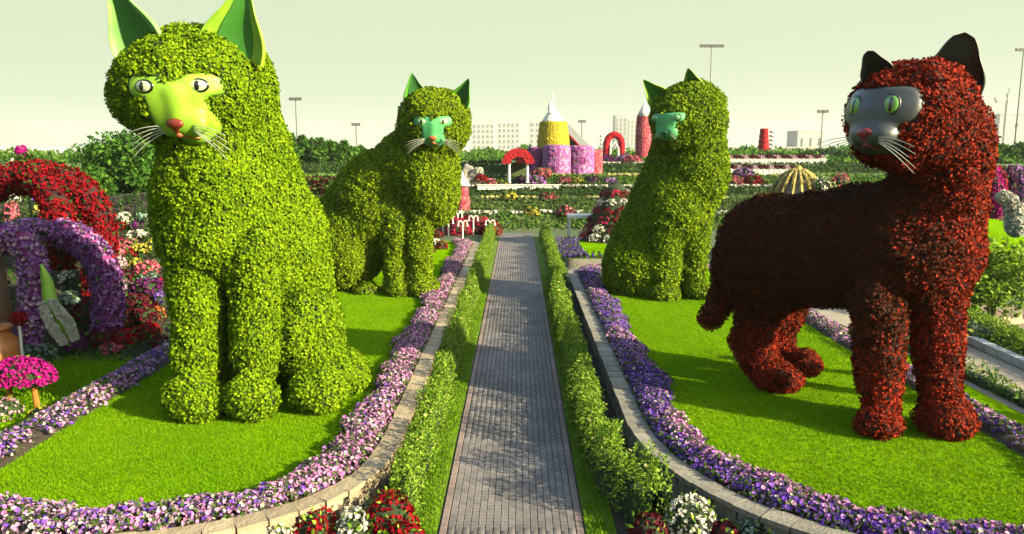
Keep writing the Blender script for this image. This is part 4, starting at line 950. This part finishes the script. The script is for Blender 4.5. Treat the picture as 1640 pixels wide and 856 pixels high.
# ---- garden slope on the left with its flower mounds
SY, SK = 19.6, .40
def on_slope(u, v):
    d = ray(u, v); t = (CAMZ + SK * SY) / (SK * d[1] - d[2]); p = np.array([0, 0, CAMZ]) + d * t
    return p
xs = np.linspace(-24, -9.45, 24); ys = np.linspace(SY, 29, 18); V = np.array([[x, y, (y - SY) * SK + .06 * math.sin(x * 2 + y)] for y in ys for x in xs]); V[:, 2] = np.maximum(V[:, 2], -.006)
a = np.array([[j * 24 + i, j * 24 + i + 1, (j + 1) * 24 + i + 1, (j + 1) * 24 + i] for j in range(17) for i in range(23)])
link('garden_slope', npmesh('garden_slope', V, a, True), 'soil')['kind'] = 'structure'
n = 9000; xx, yy = rng.uniform(-22, -9.4, n), rng.uniform(SY, 28.8, n); P = np.c_[xx, yy, (yy - SY) * SK + rng.random(n) * .08]
tag(cloud('ground_cover', leaves(P, np.tile([0, -.5, 1.], (n, 1)), .16, .5, (20, 80)), 'dark_leaf'), 'dark green planting between the flower mounds on the left slope', 'planting', kind='stuff')
n = 16000; xx, yy = rng.uniform(-15, -9.4, n), rng.uniform(11, SY + .6, n); P = np.c_[xx, yy, rng.random(n) * .06]
sheet('side_lawn', [(-26, 9), (-9.3, 9), (-9.3, SY + .6), (-26, SY + .6)], -.004, 'lawn')
tag(cloud('grass', leaves(P, np.tile([0, 0, 1.], (n, 1)), .09, .3, (40, 85)), 'grass_blade'), 'shaded grass between the left border and the flower slope', 'grass', kind='stuff')
ML = [  # u, v(base), half width px, height px, petals, label
 (199, 356, 11, 13, 'petal_white', 'white flower mound, highest on the slope beside the largest cat'),
 (229, 352, 8, 9, 'petal_sage', 'pale sage mound at the top right of the left slope'),
 (195, 366, 12, 8, 'petal_red', 'small flat red mound under the highest white one'),
 (217, 366, 11, 10, 'petal_plum', 'dusky plum mound right of the small flat red one'),
 (212, 382, 8, 9, 'petal_white', 'left one of the two adjoining white mounds'),
 (226, 382, 9, 12, 'petal_white', 'right one of the two adjoining white mounds'),
 (186, 394, 14, 13, 'petal_crimson', 'crimson mound left of the two adjoining white mounds'),
 (210, 392, 9, 8, 'petal_rose', 'small rose mound below the two adjoining white mounds'),
 (172, 404, 15, 16, 'petal_rose', 'rose mound touching the purple arch'),
 (195, 410, 15, 15, 'petal_rose', 'bright coral rose mound in the middle of the pink cluster'),
 (208, 412, 9, 12, 'petal_red', 'red mound at the right end of the pink cluster'),
 (187, 420, 10, 9, 'petal_crimson', 'crimson mound at the foot of the pink cluster'),
 (228, 402, 13, 10, 'petal_yellow', 'left yellow mound beside the largest cat'),
 (245, 403, 10, 16, 'petal_yellow', 'right yellow mound touching the largest cat'),
 (190, 430, 12, 18, 'petal_blush', 'blush pink mound below the crimson ones'),
 (220, 424, 10, 8, 'petal_yellow', 'dull yellow small mound below the two yellow ones'),
 (237, 436, 18, 15, 'petal_rose', 'large coral mound beside the leg top of the largest cat'),
 (200, 448, 13, 12, 'petal_maroon', 'dark maroon mound below the blush pink one'),
 (240, 446, 16, 7, 'petal_sage', 'flat sage mound under the large coral mound'),
 (197, 464, 13, 14, 'petal_blush', 'dusty pink mound left of the wide plum mound'),
 (240, 468, 24, 20, 'petal_plum', 'wide dark plum mound beside the largest cat'),
 (222, 484, 22, 12, 'petal_maroon', 'low maroon mound with white specks below the wide plum mound'),
 (258, 486, 8, 18, 'petal_violet', 'violet mound touching the leg of the largest cat'),
 (170, 478, 14, 10, 'petal_crimson', 'crimson mound at the foot of the purple arch'),
 (146, 470, 12, 14, 'petal_maroon', 'maroon mound inside the purple arch'),
 (108, 452, 12, 15, 'petal_white', 'white mound seen through the purple arch'),
 (112, 484, 17, 14, 'petal_sage', 'sage green mound beside the green and white leaf'),
 (150, 512, 30, 30, 'petal_maroon', 'large dark maroon mound in the middle of the lower slope'),
 (234, 512, 26, 24, 'petal_maroon', 'large maroon mound behind the orange flowers'),
 (203, 524, 10, 20, 'petal_orange', 'bright salmon mound between the two large maroon ones'),
 (255, 514, 9, 20, 'petal_orange', 'salmon mound tucked behind the leg of the largest cat'),
 (205, 546, 24, 18, 'petal_red', 'dark red mound lowest on the slope'),
 (238, 536, 18, 16, 'petal_red', 'red mound right of the lowest dark red one'),
 (168, 548, 22, 22, 'petal_maroon', 'dusky maroon mound left of the lowest dark red one'),
 (60, 344, 10, 12, 'petal_yellow', 'yellow mound framed by the red arch'),
 (136, 364, 8, 16, 'petal_yellow', 'yellow mound right of the hanging red arch leg'),
 (22, 322, 9, 9, 'petal_white', 'small white mound top left under the red arch'),
 (20, 352, 10, 24, 'petal_rose', 'rose and white mound at the far left under the red arch'),
 (78, 356, 13, 16, 'petal_crimson', 'crimson mound left of the hanging red arch leg'),
 (50, 312, 10, 10, 'petal_blush', 'blush mound highest under the red arch'),
 (60, 322, 9, 10, 'petal_violet', 'violet mound above the framed yellow one'),
 (124, 322, 9, 10, 'petal_blush', 'blush mound between the two red arch legs'),
 (95, 424, 10, 14, 'petal_cream', 'cream mound under the crown of the purple arch'),
 (60, 520, 20, 44, 'petal_violet', 'tall violet mound behind the sage plant'),
 (92, 530, 10, 40, 'petal_purple', 'narrow purple mound left of the green and white leaf'),
 (150, 440, 12, 14, 'petal_crimson', 'crimson mound just right of the hanging red arch leg'),
 (120, 400, 12, 14, 'petal_rose', 'rose mound above the crown of the purple arch'),
 (262, 462, 10, 14, 'petal_crimson', 'crimson mound at the right end of the wide plum mound'),
 (180, 562, 16, 12, 'petal_rose', 'rose mound at the foot of the slope near the shaded grass'),
 (255, 556, 14, 14, 'petal_maroon', 'maroon mound at the foot of the slope beside the largest cat'),
 (120, 556, 22, 20, 'petal_plum', 'plum mound at the foot of the slope right of the striped leaf'),
]
for (u, v, hw, hp, pt, lab) in ML:
    p = on_slope(u, v); q = p[1] / 1250 * 1.02
    mound('flower_mound', p - np.array([0, 0, .02]), hw * q * 1.12, hp * q * 1.1, pt, lab, bs=.10, dens=2.2, frac=.94, group='flower mounds on the left slope')
# red arch and purple arch
flower_arch('flower_arch', pts_px([(-90, 470, 22.5), (-60, 360, 22.5), (-25, 305, 22.5), (20, 287, 22.5), (70, 282, 22.5), (110, 292, 22.5), (140, 315, 22.5), (157, 348, 22.5), (160, 392, 22.5), (158, 470, 22.5)]), .43, 'petal_red', 'large blood red flower arch at the far left', core='core_red')
flower_arch('flower_arch', pts_px([(48, 288, 22.2), (74, 300, 21.6), (90, 325, 21.2), (96, 360, 21.0), (95, 400, 20.9), (94, 430, 20.9)]), .37, 'petal_red', 'hanging inner leg of red flowers in front of the large red arch', core='core_red')
flower_arch('flower_arch', pts_px([(90, 374, 20.6), (112, 376, 20.6), (140, 392, 20.6), (160, 418, 20.6), (170, 450, 20.6), (174, 490, 20.6), (172, 530, 20.6)]), .37, 'petal_purple', 'purple flower arch falling to the right in front of the slope', second='petal_plum', core='clad_plum')
flower_arch('flower_arch', pts_px([(-40, 430, 18.6), (-20, 395, 18.6), (10, 378, 18.6), (35, 384, 18.6), (50, 410, 18.6), (56, 450, 18.6), (52, 500, 18.5), (44, 545, 18.5)]), .30, 'petal_purple', 'nearest purple flower arch with pink leg at the far left', second='petal_blush', core='clad_plum')
flower_arch('flower_arch', pts_px([(12, 374, 18.9), (45, 366, 19.6), (85, 372, 20.4)]), .24, 'petal_purple', 'purple flower bridge joining the two purple arches')
# green and white leaf
lf = pts_px([(66, 424, 18.2), (76, 455, 18.1), (80, 485, 18.0), (92, 505, 17.9), (106, 525, 17.9), (116, 545, 17.9)]); P = arc_resample(lf, .06); o0 = P[-1].copy(); root = empty('leaf_sculpture', o0, 'curved bright green leaf with white flowered lower half at the far left', 'sculpture')
wl_ = np.interp(np.linspace(0, 1, len(P)), [0, .2, .5, .8, 1], [.03, .15, .20, .28, .20]); sdv = nrm(np.cross(nrm(np.gradient(P, axis=0)), [0, 1, .0])); V = np.concatenate([P - sdv * wl_[:, None], P + np.array([0, -.03, .0]), P + sdv * wl_[:, None], P + np.array([0, .03, 0])]) - o0
n_ = len(P); i = np.arange(n_ - 1); F = np.concatenate([np.c_[i + a_ * n_, i + 1 + a_ * n_, i + 1 + ((a_ + 1) % 4) * n_, i + ((a_ + 1) % 4) * n_] for a_ in range(4)])
link('blade', npmesh('blade', V, F, False), 'paint_lime', root)
n = 1300; i = rng.integers(int(n_ * .45), n_, n); s_ = rng.choice([-1, 1], n) * rng.uniform(.28, 1.15, n); cloud('white_blossoms', blossoms(P[i] + sdv[i] * (wl_[i] * s_)[:, None] + np.array([0, -.12, 0]) - o0, np.tile([0., -1, .3], (n, 1)), .075), 'petal_white', root)
# brown post, orange jar, magenta mound on its stand, sage plant
p = gp(2, 588, 0); r0 = empty('wooden_post', p, 'thick dark brown post cut by the left edge', 'post'); MB().tube([(0, 0, 0), (.03, 0, 1.4), (-.02, 0, 2.9)], [.34, .32, .30], 14).build('shaft', 'brown_post', r0, smooth=True); MB().lathe([(.40, 2.85), (.42, 2.95), (.3, 3.02)], n=16).build('cap', 'brown_post', r0)
p = gp(2, 612, 0); r0 = empty('garden_jar', p, 'orange glazed garden jar at the left edge above the magenta flowers', 'jar'); MB().lathe([(.22, 0), (.42, .25), (.52, .62), (.46, .98), (.28, 1.2), (.32, 1.28), (.24, 1.28)], n=24).build('jar_body', 'terracotta', r0, smooth=True); MB().lathe([(.33, 1.26), (.36, 1.31), (.33, 1.36), (.26, 1.34)], n=24).build('rim', 'terracotta', r0, smooth=True)
p = gp(38, 656, 0); r0 = mound('flower_stand', p + np.array([0, 0, .0]), .72, .46, 'petal_magenta', 'broad magenta flower dome on an orange stand at the left edge', 'flower stand', bs=.07, ry=.45, frac=.97, dens=3)
for c in r0.children: c.location.z += .60
for x in (-.3, .3): MB().tube([(x, 0, 0), (x * .8, 0, .68)], [.07, .05], 8).build('leg', 'terracotta', r0)
mound('shrub', gp(60, 580, 0), .52, .42, 'petal_sage', 'sage green shrub behind the magenta flower dome', 'shrub', bs=.09)
mound('flower_mound', gp(10, 668, 0), .34, .36, 'petal_blush', 'pale pink mound below the magenta flower dome', bs=.06)
mound('flower_mound', gp(66, 668, 0), .26, .2, 'petal_yellow', 'small mustard yellow mound at the edge of the left border', bs=.06)
p = gp(30, 530, 0); r0 = empty('flower_stake', at(30, 510, 17.6), 'red ball flower on a pale stalk beside the brown post', 'flower'); q = at(30, 510, 17.6); r0.location.z = 0; MB().tube([(0, 0, 0), (0, 0, q[2])], .03, 6).build('stalk', 'white_paint', r0)
P, N_ = dome_pts(240, .16, .16, .14, -1); cloud('bloom', blossoms(P + np.array([0, 0, q[2]]), N_, .07), 'petal_red', r0)
# figure of flowers above the red arch
q = at(42, 268, 24.0); r0 = empty('flower_figure', q, 'small flower figure with pink head standing above the red arch', 'figure')
MB().tube([(.02, 0, -2.6), (.02, 0, .2)], .05, 8).build('pole', 'stem_green', r0)
P, N_ = dome_pts(260, .22, .2, .26, -1); cloud('body', leaves(P + np.array([0.05, 0, .12]), N_, .14), 'border_leaf', r0); P, N_ = dome_pts(160, .15, .15, .15, -1); cloud('head', blossoms(P + np.array([-.10, 0, .50]), N_, .08), 'petal_magenta', r0)
MB().lathe([(.15, -.02), (.17, .15), (.08, .3)], n=12).build('torso', 'core_green', r0)

# ---- potted colour at the foot of both walls, near the camera
for (u, v, rx, rz, pt, lab) in [
    (505, 868, .34, .34, 'petal_red', 'dark red flower clump left of the white one below the left wall'), (440, 880, .30, .30, 'petal_white', 'white flower clump cut by the bottom edge, leftmost below the left wall'),
    (568, 872, .24, .36, 'petal_white', 'round white flower clump between two dark red ones below the left wall'), (625, 862, .36, .46, 'petal_red', 'tall dark red flower clump beside the left hedge end'), (650, 886, .26, .3, 'petal_red', 'small red flower clump nearest to the brick path on the left'),
    (1104, 862, .36, .42, 'petal_white', 'large white flower clump below the right wall beside the hedge end'), (1040, 868, .26, .28, 'petal_maroon', 'maroon flower clump left of the large white one on the right'), (1222, 878, .36, .32, 'petal_sage', 'pale sage white clump cut by the bottom edge on the right'), (1160, 880, .22, .26, 'petal_maroon', 'maroon flower clump between the white and the sage clump')]:
    mound('flower_clump', gp(u, v, 0.0) + np.array([0, 0, .01]), rx * 1.1, rz * 1.3, pt, lab, 'flower clump', bs=.06, frac=.82, dens=1.9, leaf='hedge_leaf')

# ---- around the far end of the path
def y_lamp(u, v, Y, label):
    t = at(u, v, Y); b = t[2]; root = empty('garden_lamp', (t[0], t[1], 0), label, 'lamp', 'white lamps in the red bed')
    MB().tube([(0, 0, 0), (0, 0, b - .1)], .05, 7).build('post', 'white_paint', root)
    for s in (-1, 1):
        MB().tube([(0, 0, b - .14), (s * .12, 0, b), (s * .24, 0, b - .02), (s * .28, 0, b - .22)], .045, 7).build('arm', 'white_paint', root); MB().lathe([(.03, .1), (.08, .02), (.06, -.02)], (s * .28, 0, b - .32), 10).build('lamp_shade', 'white_paint', root)
for (u, v, Y, lab) in [(709, 338, 50, 'white double lamp farthest back beside the rear left cat'), (718, 350, 47.5, 'white double lamp nearest to the rear left cat'), (733, 341, 50, 'white double lamp under the stepped pink tower'), (741, 354, 47, 'white double lamp second from the right, front row'), (758, 346, 49, 'white double lamp right of the stepped pink tower'), (785, 353, 47.5, 'white double lamp beside the path end')]: y_lamp(u, v, Y, lab)
for (u, v, w2, h2, pt, lab) in [(735, 376, .62, .7, 'petal_crimson', 'dark red flower bush left end of the bed at the path end'), (752, 372, .62, .72, 'petal_red', 'dark red flower bush in the middle of the bed at the path end'), (770, 374, .6, .7, 'petal_crimson', 'dark red flower bush right of the middle at the path end'), (786, 376, .5, .6, 'petal_red', 'red flower bush touching the path end')]:
    mound('flower_bush', gp(u, v, 0), w2 * 1.35, h2 * 1.35, pt, lab, 'flower bush', bs=.14, dens=2.2, frac=.95)
for (u, v, w2, h2, pt, lab) in [(698, 396, .30, .36, 'petal_white', 'white flower ball beside the chest of the rear left cat'), (708, 398, .30, .34, 'petal_red', 'red flower ball right of the white one by the rear left cat'), (690, 404, .24, .3, 'petal_red', 'lowest red flower ball beside the rear left cat'), (702, 380, .34, .40, 'petal_red', 'red flower ball above the white one by the rear left cat'), (712, 368, .30, .42, 'petal_purple', 'purple flower ball above the red ones by the rear left cat'), (706, 360, .28, .36, 'petal_white', 'topmost white flower ball beside the rear left cat')]:
    p = gp(u, v, LAWN if v > 385 else 0); mound('flower_ball', p, w2, h2, pt, lab, 'flower ball', bs=.10, dens=2, frac=.95)
# pyramid of tilted red and white pots
pb = gp(985, 390, 0); pb = np.array([at(985, 390, 43)[0], 43., 0.]); pyr = empty('pot_pyramid', pb, 'pyramid of red and white flower pots left of the sitting right cat', 'pot pyramid')
MB().lathe([(1.9, 0), (1.5, 1.2), (1.0, 2.4), (.5, 3.3), (.1, 3.5)], n=20).build('frame', 'core_green', pyr)
pr_ = np.random.default_rng(5)
for j in range(7):
    z = .12 + .46 * j; rad = 1.95 - .235 * j - .12 * max(0, 2 - j) * 0; nn = 13 - j
    for i in range(nn):
        a = 2 * math.pi * (i + .5 * (j % 2)) / nn; c = np.array([math.cos(a) * rad, math.sin(a) * rad, z])
        P, N_ = dome_pts(60, .33, .33, .27, -.3); pc = ['petal_white', 'petal_red', 'petal_maroon', 'petal_white', 'petal_crimson'][pr_.integers(0, 5)]
        cloud('flower_pot', blossoms(P + c, N_, .14), pc, pyr)
# white canopy on one visible leg
r0 = empty('white_canopy', at(935, 384, 44), 'flat white canopy on slim posts left of the pot pyramid', 'canopy'); r0.location.z = 0; tz = at(935, 346, 44)[2]
MB().box((0, 0, tz), (1.9, 1.2, .16)).build('canopy_top', 'white_paint', r0)
for x in (-.85, .85):
    for y in (-.5, .5): MB().tube([(x, y, 0), (x, y, tz - .07)], .06, 8).build('post', 'white_paint', r0)
# second raised bed beyond the gap
bedP = smooth_closed(arc_resample(np.array([(2.0, 35.4), (2.0, 43), (8, 43), (8, 35.4)]), .3, True), 5)
V = np.concatenate([np.c_[bedP, np.full(len(bedP), -.01)], np.c_[bedP, np.full(len(bedP), .42)]]); n_ = len(bedP); i = np.arange(n_); j = (i + 1) % n_
r0 = empty('raised_bed', (5, 39, 0), 'raised violet flower bed with pale kerb beyond the gap on the right of the path', 'flower bed'); o0 = np.array([5, 39, 0]); link('kerb', npmesh('kerb', V - o0, np.c_[i, j, j + n_, i + n_]), 'stone_grey', r0)
sheet('bed_soil', [(p[0] - 5, p[1] - 39) for p in bedP], .40, 'lawn', None, r0)
inn = offset_closed(bedP, 1.15); f = rng.random(5000)[:, None]; i = rng.integers(0, n_, 5000); xy = bedP[i] * (1 - f) + inn[i] * f; P = np.c_[xy, .45 + .12 * rng.random(5000)] - o0
cloud('blossoms', blossoms(P, np.tile([0., 0, 1], (5000, 1)), .11), 'petal_violet', r0); cloud('leaves', leaves(P[:2500], np.tile([0., 0, 1], (2500, 1)), .12), 'border_leaf', r0)
# grey rock with flowers by the cypresses
r0 = empty('rockery', at(760, 300, 62), 'grey rounded rockery with red and white flowers left of the low white wall', 'rockery'); q = at(760, 300, 62)
solid('rock', [['e', q + np.array([-.5, 0, .75]), np.array([.7, .6, 1.0]), .2], ['e', q + np.array([.35, .1, .4]), np.array([.7, .6, .7]), .2]], .12, 'stone_grey', r0, q, pad=.4, extra=lump(3, .6, .08))
P, N_ = dome_pts(120, .45, .4, .5); cloud('blossoms', blossoms(P + np.array([.55, -.5, .5]), N_, .18), 'petal_red', r0); P, N_ = dome_pts(90, .35, .4, .4); cloud('white_blossoms', blossoms(P + np.array([.35, -.5, 1.15]), N_, .18), 'petal_white', r0)

# ---- right side garden
sheet('side_path', [(10.6, 8), (12.4, 8), (12.6, 22), (9.9, 30), (3, 34.6), (3, 33.3), (9.3, 29.0), (10.4, 22)], .006, 'sand_path')
sheet('side_lawn', [(9.3, 8), (10.6, 8), (10.4, 22), (9.6, 26), (9.3, 26)], .002, 'lawn')
sheet('gravel_yard', [(15.0, 17.8), (24, 17.8), (26, 27), (15.6, 27)], .004, 'gravel')
kb = empty('kerb', (12.6, 16, 0), 'curved pale kerb in front of the clipped hedge at the right edge', 'kerb')
for i in range(16):
    y = 14.2 + i * .62; MB().box((12.75 + .02 * (i - 8) ** 2 * .2 - 12.6, y - 16, .11), (.26, .60, .22), -.03 * (i - 8)).build('kerb_stone', 'white_kerb', kb)
hedge_row('hedge', [(13.5, 14.0), (13.3, 17), (13.4, 20.5), (13.9, 24)], 'low clipped hedge behind the pale kerb at the right edge', .9, .55, 9, 'hedge_leaf', 240, .10)
def small_plants(line, label, seed):
    hedge_row('plant_row', line, label, .5, .32, seed, 'shrub_leaf', 110, .10, bl='petal_yellow')
small_plants([(11.0, 12.2), (10.9, 16), (10.7, 21)], 'straggling low plants between the right border and the side path', 12)
tp = gp(1590, 512, 0); tree('garden_tree', tp, at(1590, 392, tp[1])[2], 2.7, 'small bright green garden tree right of the red cat', leafm='hedge_leaf', nleaf=4200, L=.17, seed=300, low=.30)
tp = gp(1556, 500, 0); tree('garden_tree', tp, at(1556, 400, tp[1])[2], 1.8, 'small green tree half hidden by the red cat', leafm='shrub_leaf', nleaf=2600, L=.17, seed=301, low=.2)
pg = gp(1598, 520, 0); r0 = empty('raised_planter', pg, 'pale timber edged planter beneath the small garden tree', 'planter')
MB().box((.3, 0, .14), (2.2, .16, .28), .42).build('edge_board', 'stone_tan', r0); MB().box((-.9, .9, .14), (2.0, .16, .28), .42 + math.pi / 2).build('edge_board', 'stone_tan', r0); MB().box((.2, .75, 1.0), (.16, .16, 2.0)).build('post', 'stone_tan', r0)
mound('shrub', gp(1560, 545, 0), .75, .5, 'petal_sage', 'rounded green shrub beside the leg of the red cat', 'shrub', bs=.11, frac=.12, leaf='hedge_leaf')
mound('shrub', gp(1545, 470, 0), .8, .6, 'petal_cream', 'low shrub behind the chest of the red cat', 'shrub', bs=.12, frac=.1)
mound('flower_mound', gp(1262, 503, .1), .42, .5, 'petal_orange', 'rusty orange flower tuft under the belly of the red cat', bs=.08, frac=.5, leaf='hedge_leaf')
q = at(1526, 497, 21); r0 = empty('garden_chair', (q[0], q[1], 0), 'small orange timber seat behind the chest of the red cat', 'seat'); MB().box((0, 0, .42), (.7, .5, .06)).build('seat', 'terracotta', r0); MB().box((0, .25, .75), (.7, .05, .5)).build('backrest', 'terracotta', r0)
for x in (-.3, .3):
    for y in (-.2, .2): MB().box((x, y, .2), (.06, .06, .4)).build('leg', 'wood', r0)
# magenta arch and purple arches far right, white flower swan
flower_arch('flower_arch', pts_px([(1562, 300, 34), (1572, 274, 34), (1584, 274, 34), (1594, 300, 34), (1596, 330, 34), (1592, 350, 34)]), .34, 'petal_magenta', 'magenta flower arch right of the red cat', bs=.12)
for kx, (u, c) in enumerate([(1590, 'petal_crimson'), (1606, 'petal_plum'), (1622, 'petal_purple'), (1640, 'petal_purple')]):
    flower_arch('flower_arch', pts_px([(u - 9, 296, 40 + kx), (u - 7, 278, 40 + kx), (u + 2, 270, 40 + kx), (u + 12, 278, 40 + kx), (u + 14, 298, 40 + kx), (u + 14, 330, 40 + kx)]), .24, c, ['crimson flower arch behind the magenta arch', 'dark plum flower arch right of the crimson arch', 'purple flower arch second from the right edge', 'purple flower arch at the right edge'][kx], bs=.12)
bk = empty('grass_bank', at(1630, 360, 36), 'bright sloping grass bank with white flower edging at the right edge', 'grass bank'); b0 = at(1630, 360, 36); bk.location.z = 0; b0[2] = 0
MB().add([(-1.6, -1.5, 0), (4, -1.5, 0), (4, 4, 0), (-1.6, 4, 0), (-1.2, 2.5, 2.1), (4, 2.5, 2.4), (4, 4, 2.4), (-1.2, 4, 2.1)], [(0, 1, 5, 4), (4, 5, 6, 7), (0, 4, 7, 3), (1, 2, 6, 5), (2, 3, 7, 6)]).build('bank', 'lawn', bk)
n = 420; f = rng.random(n); cloud('white_blossoms', blossoms(np.c_[-1.2 + 5 * f, 2.4 + rng.normal(size=n) * .1, 2.16 + .3 * f + rng.normal(size=n) * .06], np.tile([0., -.5, 1], (n, 1)), .15), 'petal_white', bk)
sw = at(1622, 372, 33); r0 = empty('flower_swan', sw, 'white and grey flower swan planter on the right grass bank', 'planter'); r0.location.z = 0; z0 = at(1622, 372, 33)[2]; kx = 33 / 1250
pp = [np.array([x * kx, 0, (372 - v) * kx + z0]) for x, v in ((4, 366), (2, 350), (-2, 335), (-10, 322), (-20, 314), (-26, 318))]
solid('swan_body', [['e', pp[0] + np.array([0, 0, .25]), np.array([.42, .4, .62]), .2]] + [['c', pp[i], pp[i + 1], r1, r2, .15] for i, (r1, r2) in enumerate(((.36, .30), (.30, .22), (.22, .18), (.18, .16), (.16, .10)))], .07, 'petal_sage', r0, np.array([0, 0, 0.]), pad=.3)
P = np.concatenate([pp[i] + (pp[i + 1] - pp[i]) * rng.random((240, 1)) + nrm(rng.normal(size=(240, 3))) * (.44 - .065 * i) for i in range(5)]); cloud('blossoms', blossoms(P, rng.normal(size=P.shape) + np.array([0, -1, .5]), .13), 'petal_white', r0)
# gold flower carriage dome behind the red cat
cb = at(1275, 330, 38); r0 = empty('carriage_dome', (cb[0], 38, 0), 'round golden carriage dome with curved ribs behind the back of the red cat', 'carriage'); zt = at(1275, 268, 38)[2]; rw = 1.75
for i in range(9):
    a = math.pi * i / 9; pts = [(rw * math.cos(t) * math.cos(a), rw * math.cos(t) * math.sin(a), .6 + (zt - .7) * math.sin(t) if True else 0) for t in np.linspace(0, math.pi, 17)]
    MB().tube(pts, .10, 6).build('rib', 'clad_gold', r0)
MB().lathe([(rw * .80, .5), (rw * .82, .5 + (zt - .8) * .4), (rw * .6, .5 + (zt - .8) * .78), (.1, zt - .38)], n=20).build('panel', 'sand_path', r0, smooth=True)
MB().lathe([(.2, zt - .25), (.28, zt - .1), (.1, zt + .08)], n=12).build('finial', 'clad_gold', r0); MB().lathe([(rw, 0), (rw * 1.05, .5), (rw * .9, .62)], n=20).build('base', 'clad_gold', r0)
for (u, v, c, lab) in [(1318, 292, 'petal_white', 'white flower ball right of the golden carriage dome'), (1346, 286, 'petal_rose', 'rose flower ball at the neck of the red cat'), (1332, 296, 'petal_cream', 'cream flower ball between the white and rose ones')]:
    q = at(u, v, 37); r1 = mound('flower_ball', (q[0], 37, q[2] - .35), .42, .55, c, lab, 'flower ball', bs=.11); MB().tube([(0, 0, -q[2] + .35), (0, 0, .05)], .06, 6).build('stem', 'stem_green', r1)
# rows of white planters with maroon flowers behind
pm_ = MB().box((0, 0, .28), (.62, .42, .56), 0, 1.12); pme = bpy.data.meshes.new('planter_box'); pme.from_pydata(pm_.v, [], pm_.f); pme.materials.append(M['white_paint'])
P, N_ = dome_pts(60, .30, .24, .26, -.1); fl = npmesh('blossoms', *blossoms(P + np.array([0, 0, .55]), N_, .14)); fl.materials.append(M['petal_maroon']); fw = npmesh('blossoms', *blossoms(P + np.array([0, 0, .55]), N_, .14)); fw.materials.append(M['petal_blush'])
for r_, (v, Y, c) in enumerate([(262, 76.5, 17), (254, 80, 18), (272, 71, 12)]):
    for i in range(c):
        u = 1168 + 8.6 * i + 3 * r_; q = at(u, v, Y); z = prof[-1][1] if Y > 75 else prof[-2][1]
        e = empty('planter', (q[0], Y, z), ['white planter box, front row of the top terrace, ', 'white planter box, back row of the top terrace, ', 'white planter box one terrace below the long rows, '][r_] + ORD[i], 'planter', 'white planter boxes on the terraces')
        link('planter_box', pme, None, e); link('blossoms', fl if (i + r_) % 3 else fw, None, e)

# ---- hazy air over the whole place
hz = MB().box((0, 1000, 30), (2400, 2300, 66)).build('haze', None); hz['kind'] = 'stuff'
m, t_, N, L = newmat('haze_air'); pv = N.new('ShaderNodeVolumePrincipled'); pv.inputs['Color'].default_value = (.93, .95, .84, 1); pv.inputs['Density'].default_value = .00012; pv.inputs['Anisotropy'].default_value = .2
om = N.new('ShaderNodeOutputMaterial'); L.new(pv.outputs[0], om.inputs['Volume']); hz.data.materials.clear(); hz.data.materials.append(m)
